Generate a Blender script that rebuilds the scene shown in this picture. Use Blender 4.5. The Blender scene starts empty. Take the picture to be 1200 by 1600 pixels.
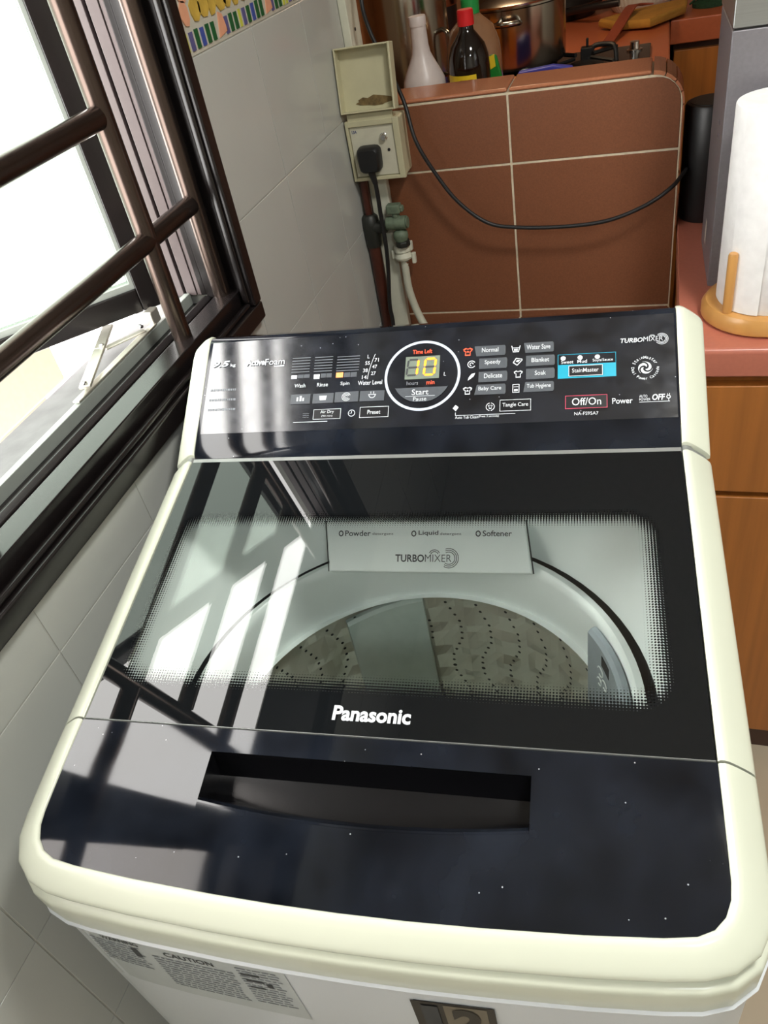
import bpy, bmesh, math, random
from mathutils import Vector, Matrix
random.seed(7)
sc = bpy.context.scene
col = sc.collection
PI = math.pi
R = math.radians

# ---------------------------------------------------------------- camera
cam = bpy.data.cameras.new('camera')
cam.sensor_fit = 'HORIZONTAL'; cam.sensor_width = 36.0
cam.lens = 1219.12 / 1200 * 36.0
cam.clip_start = 0.02
cam_o = bpy.data.objects.new('camera', cam); col.objects.link(cam_o)
cam_o.location = (0.194, -0.264, 1.467)
cam_o.rotation_euler = (0.88091, 0.16773, 0.26833)
sc.camera = cam_o
# ---------------------------------------------------------------- world, exposure
w = bpy.data.worlds.new('overcast_sky'); sc.world = w; w.use_nodes = True
bg = w.node_tree.nodes['Background']
bg.inputs[0].default_value = (1.0, 0.98, 0.945, 1); bg.inputs[1].default_value = 13
sc.view_settings.view_transform = 'Standard'; sc.view_settings.look = 'None'
sc.view_settings.exposure = -0.2; sc.view_settings.gamma = 1.0
sc.view_settings.use_curve_mapping = False
FLOOR = -0.11
CEIL = 2.42

# ================================================================ helpers
def S(r, g, b):
    f = lambda c: (c/255/12.92) if c/255 <= .04045 else ((c/255+.055)/1.055)**2.4
    return (f(r), f(g), f(b))

def mat(name, c, rough=.5, metal=0., spec=.5, noise=None, bump=None, coat=0., ior=None, emit=None, grain=None, trans=0., rvar=None, dust=False):
    """Principled material; noise=(scale, amount) varies the colour, bump=(scale, strength), grain=(sx,sy,sz,amount) stretches it"""
    m = bpy.data.materials.new(name); m.use_nodes = True
    nt = m.node_tree; b = nt.nodes['Principled BSDF']
    b.inputs['Base Color'].default_value = (*c, 1); b.inputs['Roughness'].default_value = rough
    b.inputs['Metallic'].default_value = metal; b.inputs['Specular IOR Level'].default_value = spec
    b.inputs['Coat Weight'].default_value = coat; b.inputs['Coat Roughness'].default_value = .04
    if ior: b.inputs['IOR'].default_value = ior
    if trans: b.inputs['Transmission Weight'].default_value = trans
    if emit:
        b.inputs['Emission Color'].default_value = (*emit[0], 1); b.inputs['Emission Strength'].default_value = emit[1]
    tc = nt.nodes.new('ShaderNodeTexCoord')
    def ntex(scale, det=4):
        n = nt.nodes.new('ShaderNodeTexNoise'); n.inputs['Scale'].default_value = scale; n.inputs['Detail'].default_value = det
        nt.links.new(tc.outputs['Object'], n.inputs['Vector']); return n
    if noise is None and grain is None: noise = (60, .04)
    if grain:
        mp = nt.nodes.new('ShaderNodeMapping'); mp.inputs['Scale'].default_value = grain[:3]
        nt.links.new(tc.outputs['Object'], mp.inputs['Vector'])
        n = nt.nodes.new('ShaderNodeTexNoise'); n.inputs['Scale'].default_value = 1; n.inputs['Detail'].default_value = 5
        nt.links.new(mp.outputs[0], n.inputs['Vector']); amt = grain[3]
    else:
        n = ntex(noise[0]); amt = noise[1]
    mr = nt.nodes.new('ShaderNodeMapRange'); mr.inputs['From Min'].default_value = .3; mr.inputs['From Max'].default_value = .7
    mr.inputs['To Min'].default_value = 1-amt; mr.inputs['To Max'].default_value = 1+amt
    nt.links.new(n.outputs['Fac'], mr.inputs['Value'])
    vm = nt.nodes.new('ShaderNodeVectorMath'); vm.operation = 'SCALE'; vm.inputs[0].default_value = c
    nt.links.new(mr.outputs[0], vm.inputs['Scale']); nt.links.new(vm.outputs[0], b.inputs['Base Color'])
    if dust:
        vo = nt.nodes.new('ShaderNodeTexVoronoi'); vo.inputs['Scale'].default_value = 130; nt.links.new(tc.outputs['Object'], vo.inputs['Vector'])
        sr = nt.nodes.new('ShaderNodeSeparateColor'); nt.links.new(vo.outputs['Color'], sr.inputs[0])
        lt = nt.nodes.new('ShaderNodeMath'); lt.operation = 'LESS_THAN'; lt.inputs[1].default_value = .075; nt.links.new(vo.outputs['Distance'], lt.inputs[0])
        gt = nt.nodes.new('ShaderNodeMath'); gt.operation = 'GREATER_THAN'; gt.inputs[1].default_value = .86; nt.links.new(sr.outputs[0], gt.inputs[0])
        mu = nt.nodes.new('ShaderNodeMath'); mu.operation = 'MULTIPLY'; nt.links.new(lt.outputs[0], mu.inputs[0]); nt.links.new(gt.outputs[0], mu.inputs[1])
        mi = nt.nodes.new('ShaderNodeMix'); mi.data_type = 'RGBA'; nt.links.new(mu.outputs[0], mi.inputs[0]); nt.links.new(vm.outputs[0], mi.inputs[6]); mi.inputs[7].default_value = (.35,.36,.38,1)
        nt.links.new(mi.outputs[2], b.inputs['Base Color'])
    if bump:
        n2 = ntex(bump[0]); bp = nt.nodes.new('ShaderNodeBump'); bp.inputs['Strength'].default_value = bump[1]; bp.inputs['Distance'].default_value = .002
        nt.links.new(n2.outputs['Fac'], bp.inputs['Height']); nt.links.new(bp.outputs[0], b.inputs['Normal'])
    if rvar:
        n3 = ntex(rvar[0]); m3 = nt.nodes.new('ShaderNodeMapRange'); m3.inputs['From Min'].default_value = .35; m3.inputs['From Max'].default_value = .7
        m3.inputs['To Min'].default_value = rough; m3.inputs['To Max'].default_value = rvar[1]
        nt.links.new(n3.outputs['Fac'], m3.inputs['Value']); nt.links.new(m3.outputs[0], b.inputs['Roughness'])
    return m

class MB:
    """collects shapes, then builds ONE mesh object"""
    def __init__(s): s.v = []; s.f = []; s.T = Matrix.Identity(4)
    def add(s, vs, fs):
        o = len(s.v); s.v += [tuple(s.T @ Vector(p)) for p in vs]; s.f += [tuple(i+o for i in f) for f in fs]; return s
    def box(s, x0, x1, y0, y1, z0, z1):
        v = [(x, y, z) for z in (z0, z1) for y in (y0, y1) for x in (x0, x1)]
        return s.add(v, [(0,2,3,1),(4,5,7,6),(0,1,5,4),(2,6,7,3),(0,4,6,2),(1,3,7,5)])
    def prism(s, poly, a, b, axis='z'):
        """poly in the plane across `axis`: x -> (y,z), y -> (x,z), z -> (x,y)"""
        n = len(poly)
        P = {'x': lambda p, t: (t, p[0], p[1]), 'y': lambda p, t: (p[0], t, p[1]), 'z': lambda p, t: (p[0], p[1], t)}[axis]
        v = [P(p, a) for p in poly] + [P(p, b) for p in poly]
        f = [tuple(range(n)), tuple(range(2*n-1, n-1, -1))] + [(i, i+n, (i+1) % n+n, (i+1) % n) for i in range(n)]
        return s.add(v, f)
    def loft(s, rings, closed=True, cap=True):
        n = len(rings[0]); v = [p for r in rings for p in r]; f = []
        for k in range(len(rings)-1):
            for i in range(n if closed else n-1):
                j = (i+1) % n; f.append((k*n+i, k*n+j, (k+1)*n+j, (k+1)*n+i))
        if cap and closed: f += [tuple(range(n-1, -1, -1)), tuple((len(rings)-1)*n+i for i in range(n))]
        return s.add(v, f)
    def lathe(s, prof, n=32, c=(0,0,0), cap=True):
        return s.loft([[(c[0]+r*math.cos(2*PI*i/n), c[1]+r*math.sin(2*PI*i/n), c[2]+z) for i in range(n)] for r, z in prof], True, cap)
    def cyl(s, a, b, r, n=16, r2=None):
        return s.tube([a, b], r, n, r2=r2)
    def tube(s, pts, r, n=10, closed=False, r2=None):
        pts = [Vector(p) for p in pts]; rings = []; up = None
        for i, p in enumerate(pts):
            t = (pts[min(i+1, len(pts)-1)] - pts[max(i-1, 0)]).normalized()
            if up is None: up = Vector((0,0,1)) if abs(t.z) < .9 else Vector((1,0,0))
            u = t.cross(up).normalized(); q = u.cross(t).normalized(); up = q
            rr = r if not r2 else r + (r2-r)*i/(len(pts)-1)
            rings.append([tuple(p + u*rr*math.cos(2*PI*k/n) + q*rr*math.sin(2*PI*k/n)) for k in range(n)])
        return s.loft(rings)
    def build(s, name, m, parent=None, smooth=False, bevel=0, seg=2, loc=None, fixn=True):
        me = bpy.data.meshes.new(name); me.from_pydata(s.v, [], s.f); me.materials.append(m)
        if fixn:
            b = bmesh.new(); b.from_mesh(me); bmesh.ops.recalc_face_normals(b, faces=b.faces); b.to_mesh(me); b.free()
        if smooth:
            for p in me.polygons: p.use_smooth = True
        o = bpy.data.objects.new(name, me); col.objects.link(o)
        if parent: o.parent = parent
        if loc: o.location = loc
        if bevel:
            md = o.modifiers.new('bevel', 'BEVEL'); md.width = bevel; md.segments = seg; md.limit_method = 'ANGLE'; md.angle_limit = R(40)
            md.harden_normals = False
            for p in me.polygons: p.use_smooth = True
            md2 = o.modifiers.new('wn', 'WEIGHTED_NORMAL'); md2.keep_sharp = True
        elif smooth:
            me.set_sharp_from_angle(angle=R(smooth if smooth > 1 else 42))
        return o

def spline(pts, n=8):
    pts = [Vector(p) for p in pts]; out = []
    P = [2*pts[0]-pts[1]] + pts + [2*pts[-1]-pts[-2]]
    for i in range(1, len(P)-2):
        for k in range(n):
            t = k/n; a, b, c, d = P[i-1:i+3]
            out.append(.5*((2*b)+(c-a)*t+(2*a-5*b+4*c-d)*t*t+(3*b-a-3*c+d)*t**3))
    out.append(pts[-1]); return out

def empty(name, loc=(0,0,0), rz=0):
    o = bpy.data.objects.new(name, None); o.empty_display_size = .05; col.objects.link(o)
    o.location = loc; o.rotation_euler = (0,0,rz); return o
def tag(o, label=None, cat=None, group=None, kind=None):
    if label: o['label'] = label
    if cat: o['category'] = cat
    if group: o['group'] = group
    if kind: o['kind'] = kind
    return o

_tc = {}
def text_geo(s, bold=0., shear=0.):
    """outline of a line of text in the unit box: verts, faces, width/height ratio"""
    k = (s, bold, shear)
    if k in _tc: return _tc[k]
    c = bpy.data.curves.new('t', 'FONT'); c.body = s; c.size = 1; c.offset = bold; c.shear = shear; c.resolution_u = 3
    o = bpy.data.objects.new('t', c); col.objects.link(o)
    bpy.context.view_layer.update()
    me = bpy.data.meshes.new_from_object(o.evaluated_get(bpy.context.evaluated_depsgraph_get()))
    v = [tuple(p.co) for p in me.vertices]; f = [tuple(p.vertices) for p in me.polygons]
    bpy.data.objects.remove(o); bpy.data.curves.remove(c); bpy.data.meshes.remove(me)
    x0 = min(p[0] for p in v); x1 = max(p[0] for p in v); y0 = min(p[1] for p in v); y1 = max(p[1] for p in v)
    v = [((p[0]-x0)/(x1-x0), (p[1]-y0)/(y1-y0)) for p in v]
    _tc[k] = (v, f, (x1-x0)/(y1-y0)); return _tc[k]
def text_fit(s, fr, x0, x1, t0, t1, name, m, parent, bold=0., shear=0., h=.0003):
    """text scaled into a box of the plane frame fr(x, t, height)"""
    v, f, _ = text_geo(s, bold, shear)
    mb = MB(); mb.add([fr(x0+(x1-x0)*a, t0+(t1-t0)*b, h) for a, b in v], f)
    return mb.build(name, m, parent, fixn=False)

# ================================================================ materials
M = {}
M['grout_w'] = mat('pale_grout', S(186,185,178), .8)
M['tile_w'] = mat('white_glazed_tile', S(186,187,182), .16, noise=(3, .05), bump=(8, .05), spec=.5)
M['mos_base'] = mat('mosaic_border_glaze', S(192,188,174), .2)
M['mos_y'] = mat('mosaic_yellow', S(192,160,72), .25, noise=(40,.25)); M['mos_p'] = mat('mosaic_purple', S(92,90,138), .25)
M['mos_b'] = mat('mosaic_blue', S(62,82,160), .25); M['mos_g'] = mat('mosaic_green', S(30,92,52), .25)
M['mos_l'] = mat('mosaic_lime', S(200,200,80), .25); M['mos_o'] = mat('mosaic_peach', S(222,160,128), .25); M['mos_r'] = mat('mosaic_red', S(190,40,30), .25)
M['terra'] = mat('terracotta_tile', S(128,80,55), .38, noise=(380, .10), bump=(500, .04), spec=.4)
M['terra_top'] = mat('terracotta_edge_tile', S(178,114,82), .2, noise=(300, .07))
M['grout_c'] = mat('cream_grout', S(212,200,174), .8, noise=(120,.1))
M['floor'] = mat('beige_floor_tile', S(188,174,152), .3, noise=(6,.05)); M['grout_f'] = mat('floor_grout', S(120,105,88), .8)
M['plaster'] = mat('white_plaster', S(222,218,205), .8); M['ceil'] = mat('ceiling_paint', S(205,203,196), .85)
M['kwall'] = mat('kitchen_wall_tile', S(160,115,80), .35)
M['bronze'] = mat('dark_bronze_aluminium', S(24,20,20), .27, spec=.5, noise=(20,.1))
M['bar'] = mat('bronze_bar', S(84,72,66), .27, metal=.9, noise=(20,.08))
M['jamb_sheen'] = mat('bronze_sky_sheen', S(104,93,93), .45, metal=.2)  # sky reflection on the dark bronze jamb, painted as a paler colour
M['gasket'] = mat('grey_gasket', S(150,156,150), .5)
M['alu'] = mat('stay_steel', S(198,194,182), .35, metal=.7)
M['concrete'] = mat('dusty_ledge', S(92,92,92), .7, noise=(30,.2))
M['facade'] = mat('cream_facade', S(140,134,124), .8)
M['ivory'] = mat('ivory_plastic', S(219,223,205), .26, noise=(10,.01), spec=.45)
M['cabinet'] = mat('white_steel_cabinet', S(214,218,222), .33, noise=(10,.01))
M['black'] = mat('gloss_black_plastic', (.0075,.0095,.0145), .045, spec=.5, noise=(14,.7), rvar=(22,.07), dust=True)
M['film'] = mat('gloss_panel_film', (.010,.012,.018), .10, spec=.5, noise=(30,.6), ior=1.62, coat=1., rvar=(60,.16), dust=True); M['film'].node_tree.nodes['Principled BSDF'].inputs['Coat Roughness'].default_value = .10; M['film'].node_tree.nodes['Principled BSDF'].inputs['Coat IOR'].default_value = 1.55
M['matteblack'] = mat('black_plastic', (.009,.009,.010), .4)
M['recess'] = mat('recess_black', (.004,.004,.005), .25)
M['silver'] = mat('grey_strip', S(150,152,150), .3, metal=.4)
M['print'] = mat('white_print', S(215,220,225), .5); M['printg'] = mat('grey_print', S(120,124,130), .5); M['printd'] = mat('dark_print', S(60,62,64), .6)
M['button'] = mat('grey_button', S(82,86,92), .35, noise=(200,.06)); M['buttond'] = mat('black_button', (.006,.006,.008), .3)
M['ringw'] = mat('pale_ring', S(196,206,222), .35)
M['cyan'] = mat('cyan_print', S(0,160,190), .4); M['pink'] = mat('pink_print', S(190,60,90), .4)
M['lcd'] = mat('display_window', S(122,132,120), .2, noise=(100,.1))
M['led'] = mat('orange_led', (.9,.25,.02), .4, emit=((1,.30,.03), 2.4)); M['ledr'] = mat('red_led', (.8,.08,.03), .4, emit=((1,.12,.06), 1.1))
M['ledw'] = mat('white_led', (.9,.9,.9), .4, emit=((.9,.95,1), .8)); M['ledo'] = mat('amber_led', (.9,.3,.1), .4, emit=((1,.3,.1), 1.0))
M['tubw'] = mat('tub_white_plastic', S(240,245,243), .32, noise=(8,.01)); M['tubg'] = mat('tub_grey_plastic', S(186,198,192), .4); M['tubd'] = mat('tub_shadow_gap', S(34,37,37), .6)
M['lint'] = mat('lint_grey_plastic', S(150,158,164), .4)
M['steel'] = mat('drum_stainless', S(212,207,194), .3, metal=.6, noise=(6,.08))
M['hole'] = mat('drum_hole', (.01,.01,.01), .8)
M['sticker'] = mat('silver_sticker', S(190,195,195), .4, noise=(30,.05))
M['stickerw'] = mat('brown_grey_foil', S(118,110,96), .4, metal=.3); M['beigep'] = mat('aged_ivory_plastic', S(196,190,158), .42, noise=(25,.06)); M['plate'] = mat('socket_plate', S(206,202,182), .35)
M['dirt'] = mat('brown_dirt', S(112,92,58), .9, noise=(120,.4))
M['chrome'] = mat('chrome', S(220,220,220), .12, metal=1.)
M['rubber'] = mat('black_rubber', (.010,.010,.011), .45)
M['trunk'] = mat('white_trunking', S(214,214,196), .45); M['pipe'] = mat('brown_painted_pipe', S(74,36,26), .35, noise=(40,.15))
M['verd'] = mat('green_patina', S(104,118,98), .55, noise=(90,.25)); M['verdd'] = mat('dark_fitting', S(38,40,36), .45)
M['hose'] = mat('grey_hose', S(196,196,178), .45)
M['wood'] = mat('cabinet_wood', S(172,106,46), .38, grain=(60,60,2.2,.16)); M['woodd'] = mat('dark_plinth', S(66,40,28), .5)
M['lam'] = mat('pink_brown_laminate', S(188,112,92), .28, noise=(150,.04)); M['lamk'] = mat('orange_brown_laminate', S(178,96,62), .3, noise=(100,.05))
M['pale'] = mat('varnished_pine', S(204,150,84), .28, grain=(30,30,4,.1)); M['paper'] = mat('paper_towel', S(246,246,246), .9, bump=(90,.35))
M['core'] = mat('cardboard_core', S(150,110,70), .8)
M['grey'] = mat('grey_metallic', S(128,125,130), .42, metal=.35, noise=(200,.05)); M['silverb'] = mat('brushed_silver', S(168,170,168), .32, metal=.8, grain=(2,2,300,.08))
M['milk'] = mat('milky_plastic', S(216,204,200), .35, spec=.5); M['soy'] = mat('dark_sauce_bottle', (.008,.004,.003), .08, spec=.6)
M['red'] = mat('red_cap', S(214,28,34), .35); M['green'] = mat('green_cap', S(30,150,70), .35); M['greenp'] = mat('green_packet', S(30,130,50), .35)
M['yellow'] = mat('yellow_label', S(236,200,40), .45); M['darkred'] = mat('label_red', S(140,30,24), .5)
M['oil'] = mat('clear_bottle', S(150,110,80), .1, spec=.6); M['pot'] = mat('stainless_pot', S(168,162,152), .18, metal=1., noise=(5,.05))
M['hob'] = mat('black_hob', (.008,.008,.009), .18); M['iron'] = mat('black_iron', (.010,.010,.010), .5)
M['mitt'] = mat('mustard_cloth', S(172,124,46), .9, noise=(30,.12), bump=(200,.4)); M['leather'] = mat('brown_strap', S(140,66,44), .6)
M['white'] = mat('white_plastic', S(220,216,200), .4); M['leaf'] = mat('dark_green_scourer', S(24,60,36), .8, noise=(150,.4)); M['bluep'] = mat('blue_packet', S(60,66,170), .35)
M['lampw'] = mat('lamp_diffuser', (.9,.9,.85), .5, emit=((1,.93,.78), 3.0)); M['orange'] = mat('orange_tray', S(226,140,50), .5)

# two-way glass for the lid: black print around a clear window, faded with a halftone of dots
def lid_glass_material():
    m = bpy.data.materials.new('printed_lid_glass'); m.use_nodes = True; nt = m.node_tree; N = nt.nodes; Lk = nt.links; N.clear()
    out = N.new('ShaderNodeOutputMaterial'); tc = N.new('ShaderNodeTexCoord'); sp = N.new('ShaderNodeSeparateXYZ'); Lk.new(tc.outputs['Object'], sp.inputs[0])
    def ma(op, a, b=None, c=None):
        n = N.new('ShaderNodeMath'); n.operation = op
        for i, q in enumerate((a, b, c)):
            if q is None: continue
            if isinstance(q, (int, float)): n.inputs[i].default_value = q
            else: Lk.new(q, n.inputs[i])
        return n.outputs[0]
    x = sp.outputs[0]; y = sp.outputs[1]
    # rounded box distance: centre (-.006,.203), half (.246,.098), radius .03
    qx = ma('SUBTRACT', ma('ABSOLUTE', ma('ADD', x, .006)), .246-.03); qy = ma('SUBTRACT', ma('ABSOLUTE', ma('SUBTRACT', y, .205)), .101-.03)
    ox = ma('MAXIMUM', qx, 0); oy = ma('MAXIMUM', qy, 0)
    d = ma('ADD', ma('SQRT', ma('ADD', ma('MULTIPLY', ox, ox), ma('MULTIPLY', oy, oy))), ma('MINIMUM', ma('MAXIMUM', qx, qy), 0)); d = ma('SUBTRACT', d, .03)
    g = ma('DIVIDE', ma('ADD', d, .022), .022)                    # 0 well inside .. 1 at the rim
    P = .0026
    dx = ma('SUBTRACT', ma('FRACT', ma('DIVIDE', x, P)), .5); dy = ma('SUBTRACT', ma('FRACT', ma('DIVIDE', y, P)), .5)
    r = ma('SQRT', ma('ADD', ma('MULTIPLY', dx, dx), ma('MULTIPLY', dy, dy)))
    dot = ma('LESS_THAN', r, ma('MULTIPLY', ma('MAXIMUM', g, 0), .62)); solid = ma('GREATER_THAN', d, 0)
    fac = ma('MAXIMUM', dot, solid)
    ink = N.new('ShaderNodeBsdfPrincipled'); ink.inputs['Base Color'].default_value = (.006,.007,.008,1); ink.inputs['Roughness'].default_value = .012
    geo = N.new('ShaderNodeNewGeometry'); mI = N.new('ShaderNodeMapRange'); mI.inputs['To Min'].default_value = 1.5; mI.inputs['To Max'].default_value = 1/1.5
    Lk.new(geo.outputs['Backfacing'], mI.inputs['Value']); fr = N.new('ShaderNodeFresnel'); Lk.new(mI.outputs[0], fr.inputs['IOR'])
    tr = N.new('ShaderNodeBsdfTransparent'); tr.inputs[0].default_value = (.955,.975,.965,1)
    gl = N.new('ShaderNodeBsdfGlossy'); gl.inputs['Roughness'].default_value = .006
    mx = N.new('ShaderNodeMixShader'); Lk.new(fr.outputs[0], mx.inputs[0]); Lk.new(tr.outputs[0], mx.inputs[1]); Lk.new(gl.outputs[0], mx.inputs[2])
    m2 = N.new('ShaderNodeMixShader'); Lk.new(fac, m2.inputs[0]); Lk.new(mx.outputs[0], m2.inputs[1]); Lk.new(ink.outputs[0], m2.inputs[2])
    Lk.new(m2.outputs[0], out.inputs[0]); return m
M['lidglass'] = lid_glass_material()
def pane_material(name, tint):
    m = bpy.data.materials.new(name); m.use_nodes = True; nt = m.node_tree; N = nt.nodes; Lk = nt.links; N.clear()
    out = N.new('ShaderNodeOutputMaterial'); geo = N.new('ShaderNodeNewGeometry'); mI = N.new('ShaderNodeMapRange'); mI.inputs['To Min'].default_value = 1.5; mI.inputs['To Max'].default_value = 1/1.5
    Lk.new(geo.outputs['Backfacing'], mI.inputs['Value']); fr = N.new('ShaderNodeFresnel'); Lk.new(mI.outputs[0], fr.inputs['IOR'])
    tr = N.new('ShaderNodeBsdfTransparent'); tr.inputs[0].default_value = (*tint, 1)
    gl = N.new('ShaderNodeBsdfGlossy'); gl.inputs['Roughness'].default_value = .03
    mx = N.new('ShaderNodeMixShader'); Lk.new(fr.outputs[0], mx.inputs[0]); Lk.new(tr.outputs[0], mx.inputs[1]); Lk.new(gl.outputs[0], mx.inputs[2])
    Lk.new(mx.outputs[0], out.inputs[0]); return m
M['pane'] = pane_material('green_tinted_pane', (.56,.61,.575)); M['panec'] = pane_material('clear_pane', (.82,.80,.79))

# ================================================================ the room shell
XL = -.36                  # face of the white tiles
YB = 1.285                 # face of the terracotta tiles
WY0, WY1, WZ0, WZ1 = -.70, .715, 1.0, 1.80     # window opening in the wall
mb = MB(); g = .0012
X0, X1 = -.50, XL-g
mb.box(X0, X1, -2.0, WY0, FLOOR, CEIL); mb.box(X0, X1, WY1, 1.42, FLOOR, CEIL); mb.box(X0, X1, WY0, WY1, FLOOR, WZ0); mb.box(X0, X1, WY0, WY1, WZ1, CEIL)
wall_left = tag(mb.build('wall_left', M['grout_w']), kind='structure')
# white tiles, 201 x 207 mm, clipped round the window, the mosaic border runs above z=1.326
ys = [.128+.2015*k for k in range(-9, 6)] + [1.335]; ys = [-2.0] + ys[0:] ; zs = [FLOOR, .084, .291, .498, .705, .912, 1.119, 1.326]
zs2 = [1.406, 1.613, 1.82, 2.027, 2.234, CEIL]
hole = (WY0-.005, WY1-.012, WZ0-.006, WZ1+.01)
def clip(y0, y1, z0, z1):
    hy0, hy1, hz0, hz1 = hole
    if y1 <= hy0 or y0 >= hy1 or z1 <= hz0 or z0 >= hz1: return [(y0, y1, z0, z1)]
    out = []
    if z0 < hz0: out.append((y0, y1, z0, hz0))
    if z1 > hz1: out.append((y0, y1, hz1, z1))
    a, b = max(z0, hz0), min(z1, hz1)
    if y0 < hy0: out.append((y0, hy0, a, b))
    if y1 > hy1: out.append((hy1, y1, a, b))
    return out
meshc = {}
def tile_piece(y0, y1, z0, z1, name, m, parent, gap=.0016, depth=g, bev=.0008):
    k = (round(y1-y0, 4), round(z1-z0, 4), m.name)
    if k in meshc:
        src = meshc[k]; o = src.copy(); col.objects.link(o); o.parent = parent; o.location = (XL, y0, z0); return o
    mb = MB(); mb.box(-depth, 0, gap/2, y1-y0-gap/2, gap/2, z1-z0-gap/2)
    o = mb.build(name, m, parent, bevel=bev); o.location = (XL, y0, z0); meshc[k] = o; return o
for za, zb in list(zip(zs, zs[1:])) + list(zip(zs2, zs2[1:])):
    for ya, yb in zip(ys, ys[1:]):
        for c in clip(ya, yb, za, zb):
            if c[1]-c[0] > .006 and c[3]-c[2] > .006: tile_piece(*c, 'tile', M['tile_w'], wall_left)
# mosaic border beyond the window
for ya, yb in zip(ys, ys[1:]):
    for c in clip(ya, yb, 1.326, 1.406):
        if c[1]-c[0] > .006: tile_piece(*c, 'border_tile', M['mos_base'], wall_left)
order = 'lpgbggoOpgglpgbggoOpggl'
y = .735; k = 0
while y < 1.33:
    ch = order[k % len(order)]; k += 1
    if ch in 'oO':
        if ch == 'o':
            mb = MB(); mb.prism([(0,0), (.026,.004), (.020,.024), (.010,.028)], 0, .0016, 'x'); o = mb.build('mosaic_piece', M['mos_o'], wall_left); o.location = (XL, y+.002, 1.332); y += .026
        continue
    wd = .0055 if ch == 'l' else .0088
    mb = MB(); mb.box(0, .0016, 0, wd, 0, .020 + .002*random.random()); o = mb.build('mosaic_piece', M['mos_'+ch], wall_left)
    o.location = (XL, y, 1.332); y += wd+.0072
y = .738; k = 0
while y < 1.31:
    for zz, hh in ((1.3575, .030), (1.382, .024)):
        wd = .023+.009*random.random(); pts = []
        for i in range(8):
            a = 2*PI*i/8+.3; pts.append((wd/2+wd*.5*math.cos(a)*(.8+.3*random.random()), hh/2+hh*.5*math.sin(a)*(.85+.2*random.random())))
        mb = MB(); mb.prism(pts, 0, .0016, 'x'); o = mb.build('mosaic_piece', M['mos_o'] if random.random() < .12 else (M['mos_r'] if k == 0 and zz < 1.37 else M['mos_y']), wall_left)
        o.location = (XL, y+.004*random.random(), zz)
    y += .0250; k += 1

# floor
mb = MB(); mb.box(XL, 2.4, -2.0, 3.3, FLOOR-.05, FLOOR-.002); floor = tag(mb.build('floor', M['grout_f']), kind='structure')
mb = MB(); mb.box(0, .597, 0, .597, -.002, 0); ft = mb.build('tile', M['floor'], floor, bevel=.001)
first = True
for i in range(5):
    for j in range(9):
        x, y = XL+.003+.6*i, -2.0+.15+.6*j
        if x > 2 or y > 2.9: continue
        if (y > .9 and x < .2 and False): continue
        o = ft if first else ft.copy()
        if not first: col.objects.link(o)
        o.parent = floor; o.location = (x, y, FLOOR); first = False
mb = MB(); mb.box(-.5, 2.5, -2.1, 1.42, CEIL, CEIL+.1); mb.box(-.9, 2.5, 1.42, 3.4, CEIL, CEIL+.1); tag(mb.build('ceiling', M['ceil']), kind='structure')
mb = MB(); mb.box(2.4, 2.5, -2.0, 3.3, FLOOR, CEIL); tag(mb.build('wall_right', M['plaster']), kind='structure')
mb = MB(); mb.box(-.5, 2.5, -2.1, -2.0, FLOOR, CEIL); tag(mb.build('wall_front', M['plaster']), kind='structure')
mb = MB(); mb.box(-.9, 2.5, 3.3, 3.4, FLOOR, CEIL); tag(mb.build('wall_kitchen_back', M['kwall']), kind='structure')
mb = MB(); mb.box(-.9, -.8, 1.42, 3.3, FLOOR, CEIL); tag(mb.build('wall_kitchen_left', M['kwall']), kind='structure')
mb = MB(); mb.box(-.9, -.5, 1.40, 1.42, FLOOR, CEIL); tag(mb.build('wall_kitchen_front', M['kwall']), kind='structure')

# half-height terracotta wall behind the machine, rounded at its free end
XE = .2405; ZT = 1.125; CR = .052
def end_arc(r, n=6): return [(XE-CR+r*math.sin(PI/2*i/n), ZT-CR+r*math.cos(PI/2*i/n)) for i in range(n+1)]
mb = MB()
core = [(XL, FLOOR), (XE-.0015, FLOOR)] + end_arc(CR-.0015)[::-1] + [(XL, ZT-.0015)]
mb.prism(core, YB+.0012, 1.384, 'y'); wall_back = tag(mb.build('wall_back', M['grout_c']), kind='structure')
GP = .0038
def terra(x0, x1, z0, z1, round_end=False):
    mb = MB(); x0 += GP/2; x1 -= GP/2; z0 += GP/2; z1 -= GP/2
    if round_end: 
        r = .042; poly = [(x0, z0), (x1, z0)] + [(x1-r+r*math.sin(PI/2*i/6), z1-r+r*math.cos(PI/2*i/6)) for i in range(6, -1, -1)] + [(x0, z1)]
    else: poly = [(x0, z0), (x1, z0), (x1, z1), (x0, z1)]
    mb.prism(poly, YB, YB+.006, 'y'); return mb.build('tile', M['terra'], wall_back, bevel=.0012)
for z0, z1 in ((FLOOR, .10), (.10, .40), (.40, .70), (.70, 1.0), (1.0, ZT-.0035)):
    for x0, x1 in ((XL, -.06), (-.06, .2385)):
        terra(x0, x1, z0, z1, z1 > 1.1 and x1 > 0)
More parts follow.
